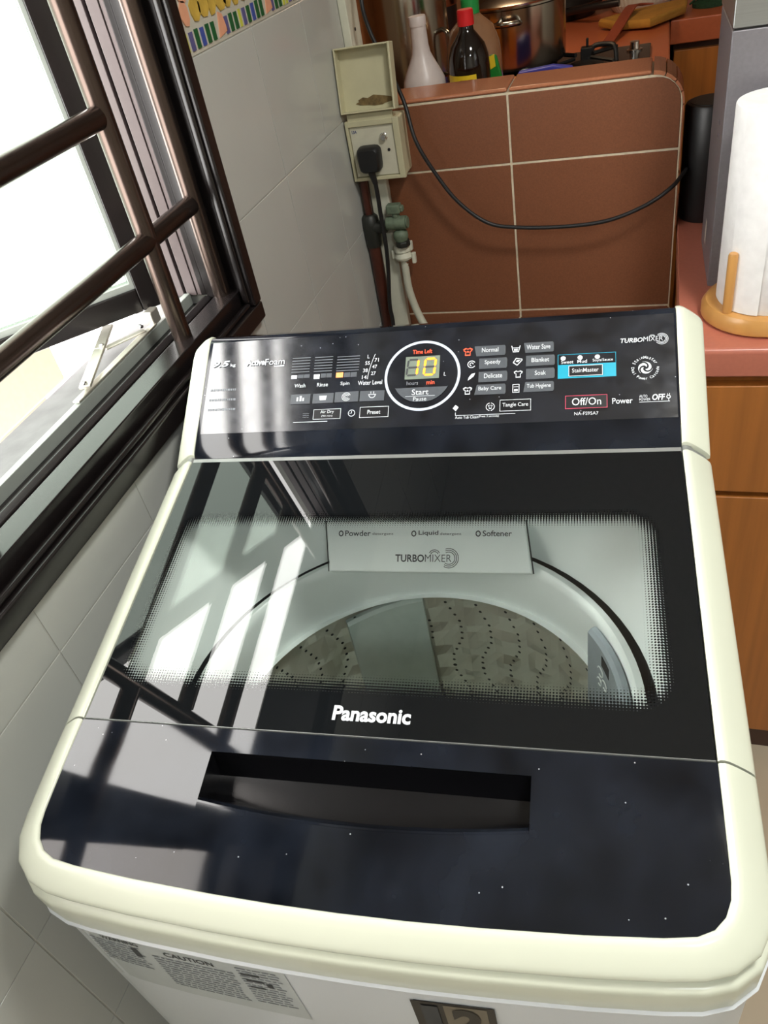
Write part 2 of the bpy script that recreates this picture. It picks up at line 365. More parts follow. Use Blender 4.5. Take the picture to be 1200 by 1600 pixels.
# edge tiles over the top and round the end
def top_tile(x0, x1):
    mb = MB(); mb.box(x0+.002, x1-.002, YB-.001, 1.387, ZT-.001, ZT+.006); mb.build('edge_tile', M['terra_top'], wall_back, bevel=.003)
top_tile(XL, -.058); top_tile(-.058, XE-CR)
n = 4
for i in range(n):
    a0, a1 = PI/2*i/n+.02, PI/2*(i+1)/n-.02
    c = lambda r, a: (XE-CR+r*math.sin(a), ZT-CR+r*math.cos(a))
    poly = [c(CR-.001, a0), c(CR-.001, (a0+a1)/2), c(CR-.001, a1), c(CR+.006-.0045*(i+1)/n, a1), c(CR+.006-.0045*(i+.5)/n, (a0+a1)/2), c(CR+.006-.0045*i/n, a0)]
    mb = MB(); mb.prism(poly, YB-.001, 1.387, 'y'); mb.build('edge_tile', M['terra_top'], wall_back)
for z0, z1 in ((.86, .96), (.96, ZT-CR)):
    mb = MB(); mb.box(XE-.001, XE+.0015, YB-.001, 1.387, z0+.002, z1-.002); mb.build('edge_tile', M['terra_top'], wall_back, bevel=.002)

# ================================================================ window, grille, ledge
win = tag(empty('window_1', (-.40, 0, 1.0)), kind='structure')
def wpart(mb, name, m, bevel=.0015, parent=None, smooth=False):
    o = mb.build(name, m, None, bevel=bevel, smooth=smooth); o.parent = parent or win
    if parent is None: o.location = (.40, 0, -1.0)
    return o
mb = MB(); mb.box(-.362, -.345, -.73, .717, .986, 1.012); mb.box(-.362, -.352, -.699, .6938, 1.012, 1.019); wpart(mb, 'flange', M['bronze'], .003)
mb = MB(); mb.box(-.362, -.345, .694, .717, 1.0125, 1.7895); mb.box(-.362, -.352, .688, .6938, 1.0195, 1.7895); wpart(mb, 'flange', M['bronze'], .003)
mb = MB(); mb.box(-.362, -.345, -.73, -.70, 1.0125, 1.7895); wpart(mb, 'flange', M['bronze'], .003)
mb = MB(); mb.box(-.362, -.345, -.73, .717, 1.79, 1.84); wpart(mb, 'flange', M['bronze'], .003)
mb = MB(); mb.box(-.400, -.3665, -.70, .703, 1.0, 1.037); wpart(mb, 'sill_rail', M['bronze'], .002)
mb = MB(); mb.box(-.452, -.400, -.70, .703, 1.0, 1.018); mb.prism([(-.437,1.016),(-.434,1.026),(-.426,1.030),(-.418,1.026),(-.415,1.016)], -.70, .703, 'y'); wpart(mb, 'sill_track', M['bronze'], .001)
mb = MB(); mb.box(-.462, -.452, -.70, .703, 1.0, 1.034); wpart(mb, 'sill_gasket', M['gasket'], .001)
mb = MB(); mb.box(-.425, -.362, .703, .722, 1.0, 1.80); wpart(mb, 'jamb', M['bronze'], .001)
for a, b, d, mm in ((-.478,-.4625,.0,'jamb_sheen'), (-.4625,-.4575,.006,'bronze'), (-.4575,-.441,.0,'jamb_sheen'), (-.4405,-.434,.0015,'jamb_sheen'), (-.4335,-.425,.0,'bronze')):
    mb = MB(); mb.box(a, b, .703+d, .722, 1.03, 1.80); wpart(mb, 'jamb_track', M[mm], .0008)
mb = MB(); mb.box(-.478, -.362, -.72, .703, 1.755, 1.80); wpart(mb, 'head', M['bronze'])
mb = MB(); mb.box(-.478, -.362, -.72, -.70, 1.0, 1.755); wpart(mb, 'jamb', M['bronze'])
mb = MB(); mb.box(-.462, -.402, -.045, .015, 1.018, 1.755); wpart(mb, 'mullion', M['bronze'])
# closed fixed light nearer the viewer
mb = MB(); mb.box(-.458, -.44, -.70, -.66, 1.03, 1.70); mb.box(-.458, -.44, -.085, -.045, 1.03, 1.70); mb.box(-.458, -.44, -.66, -.085, 1.03, 1.07); mb.box(-.458, -.44, -.66, -.085, 1.66, 1.70); cs = wpart(mb, 'casement_sash', M['bronze'])
mb = MB(); mb.box(-.452, -.447, -.662, -.083, 1.068, 1.662); mb.build('pane', M['panec'], cs)
# open casement, hinged at the far jamb and swung out 43 degrees
sash = empty('open_sash', (-.477+.40, .633, 0)); sash.parent = win; sash.rotation_euler = (0, 0, R(-133.1))
zb = .045
mb = MB(); SW = .60; H0, H1 = zb+.005, .69
mb.box(-.014, .012, -.012, .014, H0, H1); mb.box(SW-.03, SW, -.012, .014, H0, H1); mb.box(.012, SW-.03, -.012, .014, H0, H0+.033); mb.box(.012, SW-.03, -.012, .014, H1-.035, H1)
mb.build('sash_frame', M['bronze'], sash, bevel=.002)
mb = MB(); 
for s0, s1, z0, z1 in ((.012,.017,H0+.033,H1-.035), (.017,SW-.03,H0+.033,H0+.041)): mb.box(s0, s1, -.006, .010, z0, z1)
mb.build('gasket', M['gasket'], sash)
mb = MB(); mb.box(.012, SW-.03, -.001, .004, H0+.033, H1-.035); mb.build('pane', M['pane'], sash)
def flat_bar(pts, wd, th, z):
    mb = MB()
    for a, b in zip(pts, pts[1:]):
        a = Vector((*a, z)); b = Vector((*b, z)); t = (b-a).normalized(); n = Vector((-t.y, t.x, 0))*wd/2
        q = [a-n, b-n, b+n, a+n]; mb.add([tuple(p+Vector((0,0,dz))) for dz in (0, th) for p in q], [(0,3,2,1),(4,5,6,7),(0,1,5,4),(1,2,6,5),(2,3,7,6),(3,0,4,7)])
    return mb
wpart(flat_bar([(-.517,.582), (-.490,.515), (-.452,.420)], .015, .004, 1.044), 'stay_arm', M['alu'], .001)
wpart(flat_bar([(-.489,.525), (-.455,.575)], .010, .003, 1.040), 'stay_arm', M['alu'], .001)
wpart(flat_bar([(-.456,.600), (-.456,.40)], .010, .003, 1.036), 'stay_track', M['alu'], .001)
mb = MB(); mb.box(-.466, -.453, .597, .617, 1.036, 1.056); wpart(mb, 'stay_bracket', M['alu'], .002)
for a, b in ((-.455,.425), (-.488,.52), (-.456,.57)):
    mb = MB(); mb.lathe([(.004,0),(.004,.002),(.002,.0035)], 10, (a, b, 1.048)); wpart(mb, 'rivet', M['chrome'], 0, smooth=True)

grille = tag(empty('window_grille', (-.39, .25, 1.037)), 'dark bronze round-bar grille across the inside of the window', 'grille')
for yy in (.689, .5605, .14, -.28):
    mb = MB(); mb.cyl((0, yy-.25, 0), (0, yy-.25, .718), .0125, 20); mb.build('upright_bar', M['bar'], grille, smooth=True)
for zz, y0_, y1 in ((1.168, -.70, .678), (1.310, .1515, .549), (1.447, .1515, .549)):
    mb = MB(); mb.cyl((0, y0_-.25, zz-1.037), (0, y1-.25, zz-1.037), .0125, 20); mb.build('cross_bar', M['bar'], grille, smooth=True)
mb = MB(); mb.prism([(-.54, .93), (-.54, 1.016), (-.463, 1.030), (-.463, .93)], -.9, .95, 'y'); tag(mb.build('trim_1', M['concrete']), kind='structure')
# building outside, down to the left
bd = tag(empty('outside_building', (-1.3, 1.2, -1.0)), 'cream building corner with a ledge, outside and below the open window', 'building')
mb = MB(); mb.box(-.55, -.05, -1.6, .02, 0, 1.55); mb.build('wall', M['facade'], bd)
mb = MB(); mb.box(-.55, .0, -1.6, .07, 1.55, 1.68); mb.build('parapet', M['facade'], bd, bevel=.01)

# ================================================================ washing machine
ROT = R(4.4606)
wm = tag(empty('washing_machine', (0, 0, FLOOR), ROT), 'ivory top-loading washing machine with black glass lid and black control panel', 'washing machine')
OFF = (0, 0, -FLOOR)
def wp(mb, name, m, parent=None, **k):
    o = mb.build(name, m, parent or wm, **k)
    if parent is None: o.location = OFF
    return o
PROF = [(-.075,.900),(-.06,.9055),(-.03,.913),(.004,.920),(.033,.9255),(.067,.931),(.384,.986),(.512,1.067)]
def pz(y):
    for (a, za), (b, zb_) in zip(PROF, PROF[1:]):
        if y <= b: return za+(zb_-za)*(y-a)/(b-a)
    return PROF[-1][1]
HALF = [(.265,.067),(.265,.045),(.265,.02),(.265,-.012),(.2637,-.024),(.2595,-.0345),(.2520,-.0425),(.241,-.0475),(.220,-.0505),(.17,-.0545),(.10,-.0580),(.05,-.0595)]
OUTL = HALF + [(0,-.060)] + [(-x, y) for x, y in HALF[::-1]]
def front_y(x):
    x = abs(x); best = None
    P = HALF[3:] + [(0, -.06)]
    for (a, ya), (b, yb) in zip(P, P[1:]):
        if b <= x <= a: return ya+(yb-ya)*(x-a)/(b-a) if a != b else ya
    return -.012
# cabinet and bands follow the plan of the rim
def rim_normal(P, i):
    a = P[max(i-1, 0)]; b = P[min(i+1, len(P)-1)]; tx, ty = b[0]-a[0], b[1]-a[1]; l = math.hypot(tx, ty); nx, ny = -ty/l, tx/l
    x = P[i][0]
    if x > 0 and nx < 0: nx, ny = -nx, -ny
    if x < 0 and nx > 0: nx, ny = -nx, -ny
    if abs(x) < .2 and ny > 0: nx, ny = -nx, -ny
    return nx, ny
def body_outline(e, yb=.57):
    out = []
    for i, (x, y) in enumerate(OUTL):
        nx, ny = rim_normal(OUTL, i); d = .0275*nx*nx+.0195*ny*ny+e; out.append((x+nx*d, y+ny*d))
    hw = .265+.0275+e
    return [(hw, yb)] + out + [(-hw, yb)]
mb = MB(); mb.loft([[(x, y, z) for x, y in body_outline(-.0010)] for z in (-.075, .795, .8415)], cap=False); wp(mb, 'cabinet', M['cabinet'], smooth=30)
mb = MB(); mb.loft([[(x, y, z) for x, y in body_outline(e, .571)] for e, z in ((.0,.8400),(.0045,.8408),(.0048,.8432),(.002,.8450))], cap=False); wp(mb, 'bottom_lip', M['cabinet'], smooth=30)
mb = MB(); mb.loft([[(x, y, z) for x, y in body_outline(e, .572)] for e, z in ((.0025,.8445),(.0030,.8460),(.0036,.8720),(.0034,.8765),(.0020,.8795),(-.0010,.8808),(-.0040,.8812),(-.0070,.8830))], cap=False)
wp(mb, 'top_band', M['ivory'], smooth=50)
mb = MB(); 
for sx in (-1, 1):
    for yy in (0., .50): mb2 = MB(); mb2.lathe([(.022,0),(.024,.006),(.018,.02),(.018,.037)], 16, (sx*.24, yy+.02, 0)); mb2.build('foot', M['matteblack'], wm, smooth=True)

# ivory rim round the front and along both sides
SEC = [(0,-.004),(0,.0004),(.05,.0016),(.16,.0018),(.30,.0002),(.50,-.0036),(.70,-.0078),(.86,-.0116),(.95,-.0142),(1.0,-.0168),(1.0,-.0190),(.96,-.0200),(.70,-.0206)]
def rim_ring(x, y, nx, ny, z, yfix=False):
    dmax = .0275*nx*nx + .0195*ny*ny
    return [(x+nx*f*dmax, y+ny*f*dmax, z+dz) for f, dz in SEC]
def outline_normals(P):
    N = []
    for i, p in enumerate(P):
        a = P[max(i-1, 0)]; b = P[min(i+1, len(P)-1)]; tx, ty = b[0]-a[0], b[1]-a[1]; l = math.hypot(tx, ty); N.append((-ty/l*-1 if False else ty/l*-1, tx/l))
    return N
fo = [(.265,.0665)] + HALF[1:]; fo = fo + [(0,-.06)] + [(-x, y) for x, y in fo[::-1]]
rings = []
for (x, y), i in zip(fo, range(len(fo))):
    a = fo[max(i-1, 0)]; b = fo[min(i+1, len(fo)-1)]; tx, ty = b[0]-a[0], b[1]-a[1]; l = math.hypot(tx, ty); nx, ny = -ty/l, tx/l   # travelling right side -> front -> left side
    if x > 0 and nx < 0: nx, ny = -nx, -ny
    if x < 0 and nx > 0: nx, ny = -nx, -ny
    if abs(x) < .2 and ny > 0: nx, ny = -nx, -ny
    rings.append(rim_ring(x, y, nx, ny, pz(y)))
mb = MB(); mb.loft(rings, closed=False, cap=False); wp(mb, 'front_rim', M['ivory'], smooth=60)
def side_rim(sx, ysamp, name, taper=None, par=None):
    mb = MB(); rr = []
    for y, z in ysamp: rr.append([(p[0], y, p[2]) for p in rim_ring(sx*.265, y, sx, 0, z)])
    mb.loft(rr, closed=False, cap=False)
    for r_, rev in ((rr[0], 0), (rr[-1], 1)): mb.add(r_, [tuple(range(len(r_)))])
    return wp(mb, name, M['ivory'], par, smooth=40)
lid = tag(wp(MB().box(-.262, .262, .069, .072, .905, .926), 'lid', M['matteblack']))
def sub(mb, name, m, parent, **k): return mb.build(name, m, parent, **k)
for sx in (-1, 1):
    mbn = [(.0685, pz(.0685)), (.15, pz(.15)), (.27, pz(.27)), (.375, pz(.375)), (.3785, pz(.3785)-.001)]
    mb = MB(); rr = [[(p[0], y, p[2]) for p in rim_ring(sx*.265, y, sx, 0, z)] for y, z in mbn]; mb.loft(rr, closed=False, cap=False)
    for r_ in (rr[0], rr[-1]): mb.add(r_, [tuple(range(len(r_)))])
    sub(mb, 'lid_rim', M['ivory'], lid, smooth=40)
# glass of the lid
mb = MB(); y0, y1 = .069, .3775
mb.prism([(y0, pz(y0)), (y1, pz(y1)), (y1, pz(y1)-.004), (y0, pz(y0)-.004)], -.2635, .2635, 'x'); glass = sub(mb, 'lid_glass', M['lidglass'], lid)
LE = Vector((0, .317, .055)).normalized(); LN = Vector((0, -LE.z, LE.y))
def lid_fr(x, t, h): return tuple(Vector((x, .067, .931)) + LE*t + LN*h)
text_fit('Panasonic', lid_fr, -.0335, .0335, .0140, .0275, 'lettering', M['print'], lid, bold=.034, h=.0006)
mb = MB(); mb.prism([(.0675,.927),(.0685,.9312),(.0690,.9312),(.0690,.927)], -.264, .264, 'x'); sub(mb, 'lid_edge', M['silver'], lid)
# hinge strip
mb = MB(); mb.prism([(.3785,.955),(.3785,.9835),(.3835,.9850),(.3850,.984),(.3850,.955)], -.264, .264, 'x'); wp(mb, 'hinge_strip', M['silver'])
for sx in (-1, 1):
    mb = MB(); rr = [[(p[0]-sx*.0025*(p[2] < z), y, p[2]-.003) for p in rim_ring(sx*.265, y, sx, 0, z)] for y, z in ((.378, pz(.378)), (.387, pz(.384)))]; mb.loft(rr, closed=False, cap=False); wp(mb, 'hinge_cheek', M['silver'], smooth=40)

# black front panel with the handle recess
def lo_h(x): return .006 - .009*max(0, 1-(x/.132)**2)
HI = .047
mb = MB()
def patch(xs, lo, hi, n):
    v = []; f = []
    for x in xs:
        a, b = lo(x), hi(x)
        for k in range(n+1): y = a+(b-a)*k/n; v.append((x, y, pz(y)))
    for i in range(len(xs)-1):
        for k in range(n): f.append((i*(n+1)+k, (i+1)*(n+1)+k, (i+1)*(n+1)+k+1, i*(n+1)+k+1))
    mb.add(v, f)
xo = [.2648,.2637,.2615,.2595,.2560,.2520,.247,.241,.22,.20,.17,.15,.132]; xi = [.132*(1-i/8) for i in range(17)]
patch([-x for x in xo], front_y, lambda x: .0672, 12); patch(xo, front_y, lambda x: .0672, 12)
patch(xi, front_y, lo_h, 8); patch(xi, lambda x: HI, lambda x: .0672, 4)
bmv = mb; fp = wp(mb, 'front_panel', M['black'], smooth=60)
mb = MB(); rings = []
for x in xi:
    l = lo_h(x); zt = pz(HI); zl = pz(l)
    rings.append([(x, HI, zt), (x, HI+.001, zt-.012), (x, HI-.004, zt-.030), (x, HI-.018, zt-.034), (x, l+.020, zl-.030), (x, l+.010, zl-.016), (x, l+.003, zl-.004), (x, l, zl)])
mb.loft(rings, closed=False, cap=False); mb.add(rings[0], [tuple(range(8))]); mb.add(rings[-1], [tuple(range(8))])
sub(mb, 'handle_recess', M['recess'], fp, smooth=40)
mb = MB(); mb.loft([[(x, lo_h(x)-.0006, pz(lo_h(x))+.0002), (x, lo_h(x)+.0012, pz(lo_h(x))+.0004), (x, lo_h(x)+.0065, pz(lo_h(x))-.0052), (x, lo_h(x)+.006, pz(lo_h(x))-.0075)] for x in xi], closed=False, cap=False); sub(mb, 'handle_lip', M['black'], fp, smooth=40)

# console at the back with the control panel
CE = Vector((0, .128, .081)).normalized(); CN = Vector((0, -CE.z, CE.y)); CL = .1515
def con_fr(x, t, h=0): return tuple(Vector((x, .384, .986)) + CE*t + CN*h)
mb = MB(); poly = [(.386,.90),(.3855,.984),(.390,.9885),(.398,.9945)] + [con_fr(0, t)[1:] for t in (.03, CL-.004)] + [(.5125,1.0668),(.517,1.0675),(.545,1.055),(.572,1.03),(.572,.86)]
mb.prism(poly, -.2645, .2645, 'x'); wp(mb, 'console', M['black'], smooth=30)
for sx in (-1, 1):
    ysamp = [(.3875, pz(.3875)-.0015), (.389, pz(.389)), (.43, pz(.43)), (.48, pz(.48)), (.505, pz(.505)), (.515, 1.0665), (.525, 1.064), (.538, 1.054), (.55, 1.035), (.56, 1.0)]
    side_rim(sx, ysamp, 'console_cap')
cp = wp(MB().add([con_fr(x, t, .0002) for x, t in ((-.2605,.030),(.2625,.031),(.2625,.1485),(-.2605,.1485))] + [con_fr(x, t, -.001) for x, t in ((-.2605,.030),(.2625,.031),(.2625,.1485),(-.2605,.1485))], [(0,1,2,3),(4,7,6,5),(0,4,5,1),(1,5,6,2),(2,6,7,3),(3,7,4,0)]), 'control_panel', M['film'])
def plate(x0, x1, t0, t1, name, m, h0=.0003, h1=.0009, skew=0, bev=0):
    mb = MB(); q = [(x0-skew, t0), (x1, t0), (x1+0, t1), (x0+skew, t1)]
    mb.add([con_fr(x/1000, t/1000, h) for h in (h0, h1) for x, t in q], [(0,3,2,1),(4,5,6,7),(0,1,5,4),(1,2,6,5),(2,3,7,6),(3,0,4,7)])
    return sub(mb, name, m, cp, bevel=bev)
def frame(x0, x1, t0, t1, wd, name, m, h=.0006):
    mb = MB(); q = [(x0,t0),(x1,t0),(x1,t1),(x0,t1)]; q2 = [(x0+wd,t0+wd),(x1-wd,t0+wd),(x1-wd,t1-wd),(x0+wd,t1-wd)]
    mb.add([con_fr(x/1000, t/1000, h) for x, t in q+q2], [(i, (i+1) % 4, (i+1) % 4+4, i+4) for i in range(4)]); return sub(mb, name, m, cp, fixn=False)
def ringp(cx, ct, r0, r1, name, m, a0=0, a1=360, n=48, h=.0005, mbx=None):
    mb = mbx or MB(); v = []; f = []
    for i in range(n+1):
        a = R(a0+(a1-a0)*i/n); v += [con_fr((cx+r0*math.cos(a))/1000, (ct+r0*math.sin(a))/1000, h), con_fr((cx+r1*math.cos(a))/1000, (ct+r1*math.sin(a))/1000, h)]
    f = [(2*i, 2*i+1, 2*i+3, 2*i+2) for i in range(n)]; mb.add(v, f)
    return None if mbx else sub(mb, name, m, cp, fixn=False)
def polyp(mb, pts, h=.0005): mb.add([con_fr(x/1000, t/1000, h) for x, t in pts], [tuple(range(len(pts)))])
def tx(s, x0, x1, t0, t1, m='print', bold=.006, shear=0, h=.0012): return text_fit(s, lambda x, t, hh: con_fr(x/1000, t/1000, hh), x0, x1, t0, t1, 'lettering', M[m], cp, bold, shear, h)
tx('9.5', -256.2,-235.1,115,123,'print',.03,.25); tx('kg',-233.5,-226.9,114,118.8); tx('Active',-212.8,-190,114.7,122.7,'print',.03); tx('Foam',-189.5,-165,114.3,122.3,'print',-.0)
plate(-178,-165.5,112.2,113.6,'print_bar',M['print'],.0002,.0005)
for t0, t1 in ((84.1,86.7),(71.4,74),(59,61.6)):
    x = -255
    while x < -222:
        wdt = 1.2+2.2*random.random(); plate(x, x+wdt, t0, t1, 'print_bar', M['printg'], .0002, .0005); x += wdt+.8
for c, (x0, x1, t0, t1) in enumerate(((-155.7,-133.7,101.2,122.9), (-128.2,-106.5,100.8,122.4), (-101.1,-74.4,100,121.4))):
    for k in range(6): tt = t0+2+(t1-t0-2)*k/5.5; plate(x0, x1, tt, tt+.7, 'print_line', M['printg'], .0002, .0004)
for x0, x1, t0, t1, m in ((-154.7,-148.1,95.2,99.2,'ledw'), (-127.2,-120.5,93.7,98.9,'ledw'), (-100.6,-92.4,93.7,99.9,'ledo')): plate(x0, x1, t0, t1, 'indicator_light', M[m])
for x0, x1, t0, t1 in ((-147.2,-132.3,95.2,99.7),(-119.4,-105.8,94.5,99.7),(-91.5,-76,93.8,99.4)):
    for k in range(2): dx = (x1-x0)/2; plate(x0+k*dx+.3, x0+(k+1)*dx-.3, t0, t1, 'indicator_light', M['button'])
for s, a, b, c, d in (('Wash',-149.5,-136.2,83.2,88),('Rinse',-122.1,-109.2,83.2,88),('Spin',-94.3,-83.7,82.7,88),('Water Level',-73.7,-45.6,82.7,88),('L',-65,-62.6,115.6,120.1),('71',-56.5,-51.5,110.9,115.4),('55',-67,-61.7,107.3,111.8),('47',-58.5,-53,102.6,107.1),('38',-68.9,-63.4,98.4,102.9),('27',-59.4,-53.9,94.3,98.8),('14',-69.5,-64.1,90.1,94.6)): tx(s, a, b, c, d)
mb = MB()
for i in range(8):
    q = lambda k: (-56.5-7.0*(1-(1-k/8)**1.6), 121-31*k/8)
    a, b = q(i), q(i+1); polyp(mb, [a, (a[0]+.6, a[1]), (b[0]+.6, b[1]), b])
sub(mb, 'print_line', M['print'], cp, fixn=False)
BT = [(-152.3,-128.8,62.6,74.9), (-125.8,-101,62.5,74.7), (-99.7,-71.9,62.8,75.5), (-70.3,-42.1,62.7,75.3)]
for q in BT: plate(*q, 'button', M['button'], .0002, .0012, bev=.0004)
H_ = .0015
mb = MB(); polyp(mb, [(-145,66),(-143,66),(-143,71),(-145,71)], H_); polyp(mb, [(-141.5,66),(-139,66),(-139,72.5),(-141.5,72.5)], H_); polyp(mb, [(-138,66),(-136,66),(-136,70),(-138,70)], H_); sub(mb, 'icon', M['print'], cp, fixn=False)
mb = MB(); polyp(mb, [(-117,66),(-110,66),(-109,71.5),(-118,71.5)], H_); sub(mb, 'icon', M['print'], cp, fixn=False)
mb = MB()
for r in (1.3, 2.9, 4.5): ringp(-86, 69, r, r+.7, '', None, 20, 330, 24, H_, mb)
sub(mb, 'icon', M['print'], cp, fixn=False)
mb = MB(); ringp(-56, 70, 3.2, 4.0, '', None, 180, 360, 20, H_, mb); polyp(mb, [(-60.5,70),(-51.5,70),(-51.5,70.8),(-60.5,70.8)], H_); polyp(mb, [(-58,71.5),(-57.3,71.5),(-57.3,74),(-58,74)], H_); polyp(mb, [(-54.7,71.5),(-54,71.5),(-54,74),(-54.7,74)], H_); sub(mb, 'icon', M['print'], cp, fixn=False)
def outlined(x0, x1, t0, t1, m='print', wd=.55):
    plate(x0, x1, t0, t1, 'button', M['buttond'], .0002, .0005); frame(x0, x1, t0, t1, wd, 'button_outline', M[m], .0008)
outlined(-123.3,-90.9,42.9,55.3); tx('Air Dry',-115,-98.9,48.9,53.6); tx('(90 min)',-113.2,-100.3,45.2,47.7)
outlined(-69,-35.9,42.9,55.9); tx('Preset',-59.9,-45.1,46.7,51.8)
mb = MB(); ringp(-78.4, 49.2, 3.4, 4.1, '', None, 0, 360, 28, .0005, mb); polyp(mb, [(-78.7,49),(-78.1,49),(-78.1,52),(-78.7,52)]); polyp(mb, [(-80.8,48.8),(-78.1,48.8),(-78.1,49.4),(-80.8,49.4)]); sub(mb, 'icon', M['print'], cp, fixn=False)
mb = MB()
for k in range(3):
    for i in range(6):
        a = (-136+i*1.25, 46+k*2.2+.5*math.sin(i*2.1)); b = (-136+(i+1)*1.25, 46+k*2.2+.5*math.sin((i+1)*2.1)); polyp(mb, [a, b, (b[0], b[1]+.5), (a[0], a[1]+.5)])
sub(mb, 'icon', M['printg'], cp, fixn=False)
plate(-146.6,-106.1,40.2,40.8,'print_line',M['print'],.0002,.0004)
ringp(-.8, 91.3, 39.6, 42.6, 'dial_ring', M['ringw'], n=64)
plate(-20.4,18.2,87.1,114.7,'display',M['lcd'],.0002,.0005)
def seg7(cx, ct, wd, ht, segs, m='led', wdt=2.0, name='display_digit'):
    mb = MB(); x0, x1, t0, t1 = cx-wd/2, cx+wd/2, ct-ht/2, ct+ht/2; s = 1.6; sh = lambda t: (t-ct)*.08
    def bar(a, b, vert):
        d = wdt/2; g_ = .5
        if vert: pts = [(a[0]-d, a[1]+g_+d), (a[0], a[1]+g_), (a[0]+d, a[1]+g_+d), (b[0]+d, b[1]-g_-d), (b[0], b[1]-g_), (b[0]-d, b[1]-g_-d)]
        else: pts = [(a[0]+g_, a[1]), (a[0]+g_+d, a[1]-d), (b[0]-g_-d, b[1]-d), (b[0]-g_, b[1]), (b[0]-g_-d, b[1]+d), (a[0]+g_+d, a[1]+d)]
        polyp(mb, [(x+sh(t), t) for x, t in pts], .0008)
    if 'A' in segs: bar((x0,t1),(x1,t1),0)
    if 'G' in segs: bar((x0,ct),(x1,ct),0)
    if 'D' in segs: bar((x0,t0),(x1,t0),0)
    if 'F' in segs: bar((x0,ct),(x0,t1),1)
    if 'E' in segs: bar((x0,t0),(x0,ct),1)
    if 'B' in segs: bar((x1,ct),(x1,t1),1)
    if 'C' in segs: bar((x1,t0),(x1,ct),1)
    return sub(mb, name, M[m], cp, fixn=False)
seg7(-12, 101.3, 11.5, 19, 'BC', wdt=2.6); seg7(7.4, 101.3, 11.5, 19.5, 'ABCDEF', wdt=2.6); seg7(-12, 101.3, 11.5, 19, 'AFEDG', 'printd', 2.2, 'unlit_segment'); seg7(7.4, 101.3, 11.5, 19, 'G', 'printd', 2.2, 'unlit_segment')
tx('Time Left',-12.7,9.2,117.7,122.7,'ledr'); tx('L',23.7,25.9,89.1,93.5); tx('hours',-17.5,-4.6,79.7,84.3,'printg'); tx('min',4.7,13.7,79.7,84.3,'ledr')
mb = MB(); pts = []
for i in range(13):
    a = R(205+130*i/12); x = -.8+33*math.cos(a); t = 91.3+33*math.sin(a)
    if t < 77.5: pts.append((x, max(t, 59.3)))
pts = [(-29.5,76.5)] + pts + [(28.0,76.5)]; q = [con_fr(x/1000, t/1000, .0011) for x, t in pts]; mb.add(q, [tuple(range(len(q)))]); sub(mb, 'start_button', M['button'], cp, fixn=False)
mb = MB(); polyp(mb, [(-19,66.6),(17,66.6),(17,76),(-19,76)], .0013); sub(mb, 'start_key', M['button'], cp, fixn=False)
tx('Start',-11,7.8,67.3,74.1,h=.0016); tx('Pause',-9,5.7,60.1,64.8,h=.0016); mb = MB(); polyp(mb, [(-18,65.6),(15,65.6),(15,66.1),(-18,66.1)], .0016); sub(mb, 'print_line', M['print'], cp, fixn=False)
# programme keys
KEY = dict(Normal=(56.2,90,110,123.3,64.4,82.3,114.7,120.2,2), Speedy=(62,92.1,94.3,108.1,67.9,85,99,105.1,0), Delicate=(61.8,92.5,78.5,92.1,67.7,87.1,83.5,89,0))
KEYS = [('Normal',56.2,90,110.5,122.8,64.4,82.3,114.7,120.2,-3), ('Speedy',62,92.1,95,107.6,67.9,85,99,105.1,0), ('Delicate',61.8,92.5,79.2,91.6,67.7,87.1,83.5,89,0), ('Baby Care',57.8,91.1,64.4,76.4,62.2,86.5,68.1,73.8,3),
 ('Water Save',109.6,141,111.3,123.5,112.5,137.4,114.9,120.7,-2), ('Blanket',112.1,142.1,95.4,107.9,117.9,136.3,99.7,104.8,0), ('Soak',112.3,142.1,80,92.4,121.4,133.1,84.3,89.4,0), ('Tub Hygiene',109.7,141.3,65.2,77,113.3,138.2,68.4,74.3,2.5)]
for s, x0, x1, t0, t1, a, b, c, d, sk in KEYS:
    mb = MB(); q = [(x0-min(sk,0)*.8, t0), (x1-1, t0), (x1, t0+2), (x1, t1-2), (x1-1, t1), (x0+max(sk,0)*.8, t1)]
    mb.add([con_fr(x/1000, t/1000, h) for h in (.0002, .0012) for x, t in q], [(5,4,3,2,1,0), tuple(range(6, 12))] + [(i, (i+1) % 6, (i+1) % 6+6, i+6) for i in range(6)]); sub(mb, 'button', M['button'], cp, bevel=.0004)
    tx(s, a, b, c, d, h=.0015)
def shirt(cx, ct, s, m, extra=False):
    mb = MB(); P_ = [(-5,3),(-2,4.6),(-1.2,3.6),(1.2,3.6),(2,4.6),(5,3),(4.2,.4),(2.8,1),(2.8,-4.6),(-2.8,-4.6),(-2.8,1),(-4.2,.4)]
    P2 = [(x*.72, t*.72) for x, t in P_]; n = len(P_)
    mb.add([con_fr((cx+x*s)/1000, (ct+t*s)/1000, .0005) for x, t in P_+P2], [(i, (i+1) % n, (i+1) % n+n, i+n) for i in range(n)])
    if extra: polyp(mb, [(cx-1.6*s, ct-.8*s), (cx+1.6*s, ct-.8*s), (cx, ct+1.4*s)])
    sub(mb, 'icon', M[m], cp, fixn=False)
shirt(49, 117, 1.05, 'ledr', True); shirt(50.3, 70.1, 1.0, 'print', True); shirt(104, 87, .95, 'print')
mb = MB(); ringp(53.6,101.5,3.6,4.5,'',None,30,330,24,.0005,mb); ringp(53.6,101.5,1.4,2.2,'',None,0,270,20,.0005,mb); sub(mb, 'icon', M['print'], cp, fixn=False)
mb = MB(); polyp(mb, [(50,82),(51,86),(54,90),(58,91),(56.5,87),(53,84)]); sub(mb, 'icon', M['print'], cp, fixn=False)
mb = MB(); 
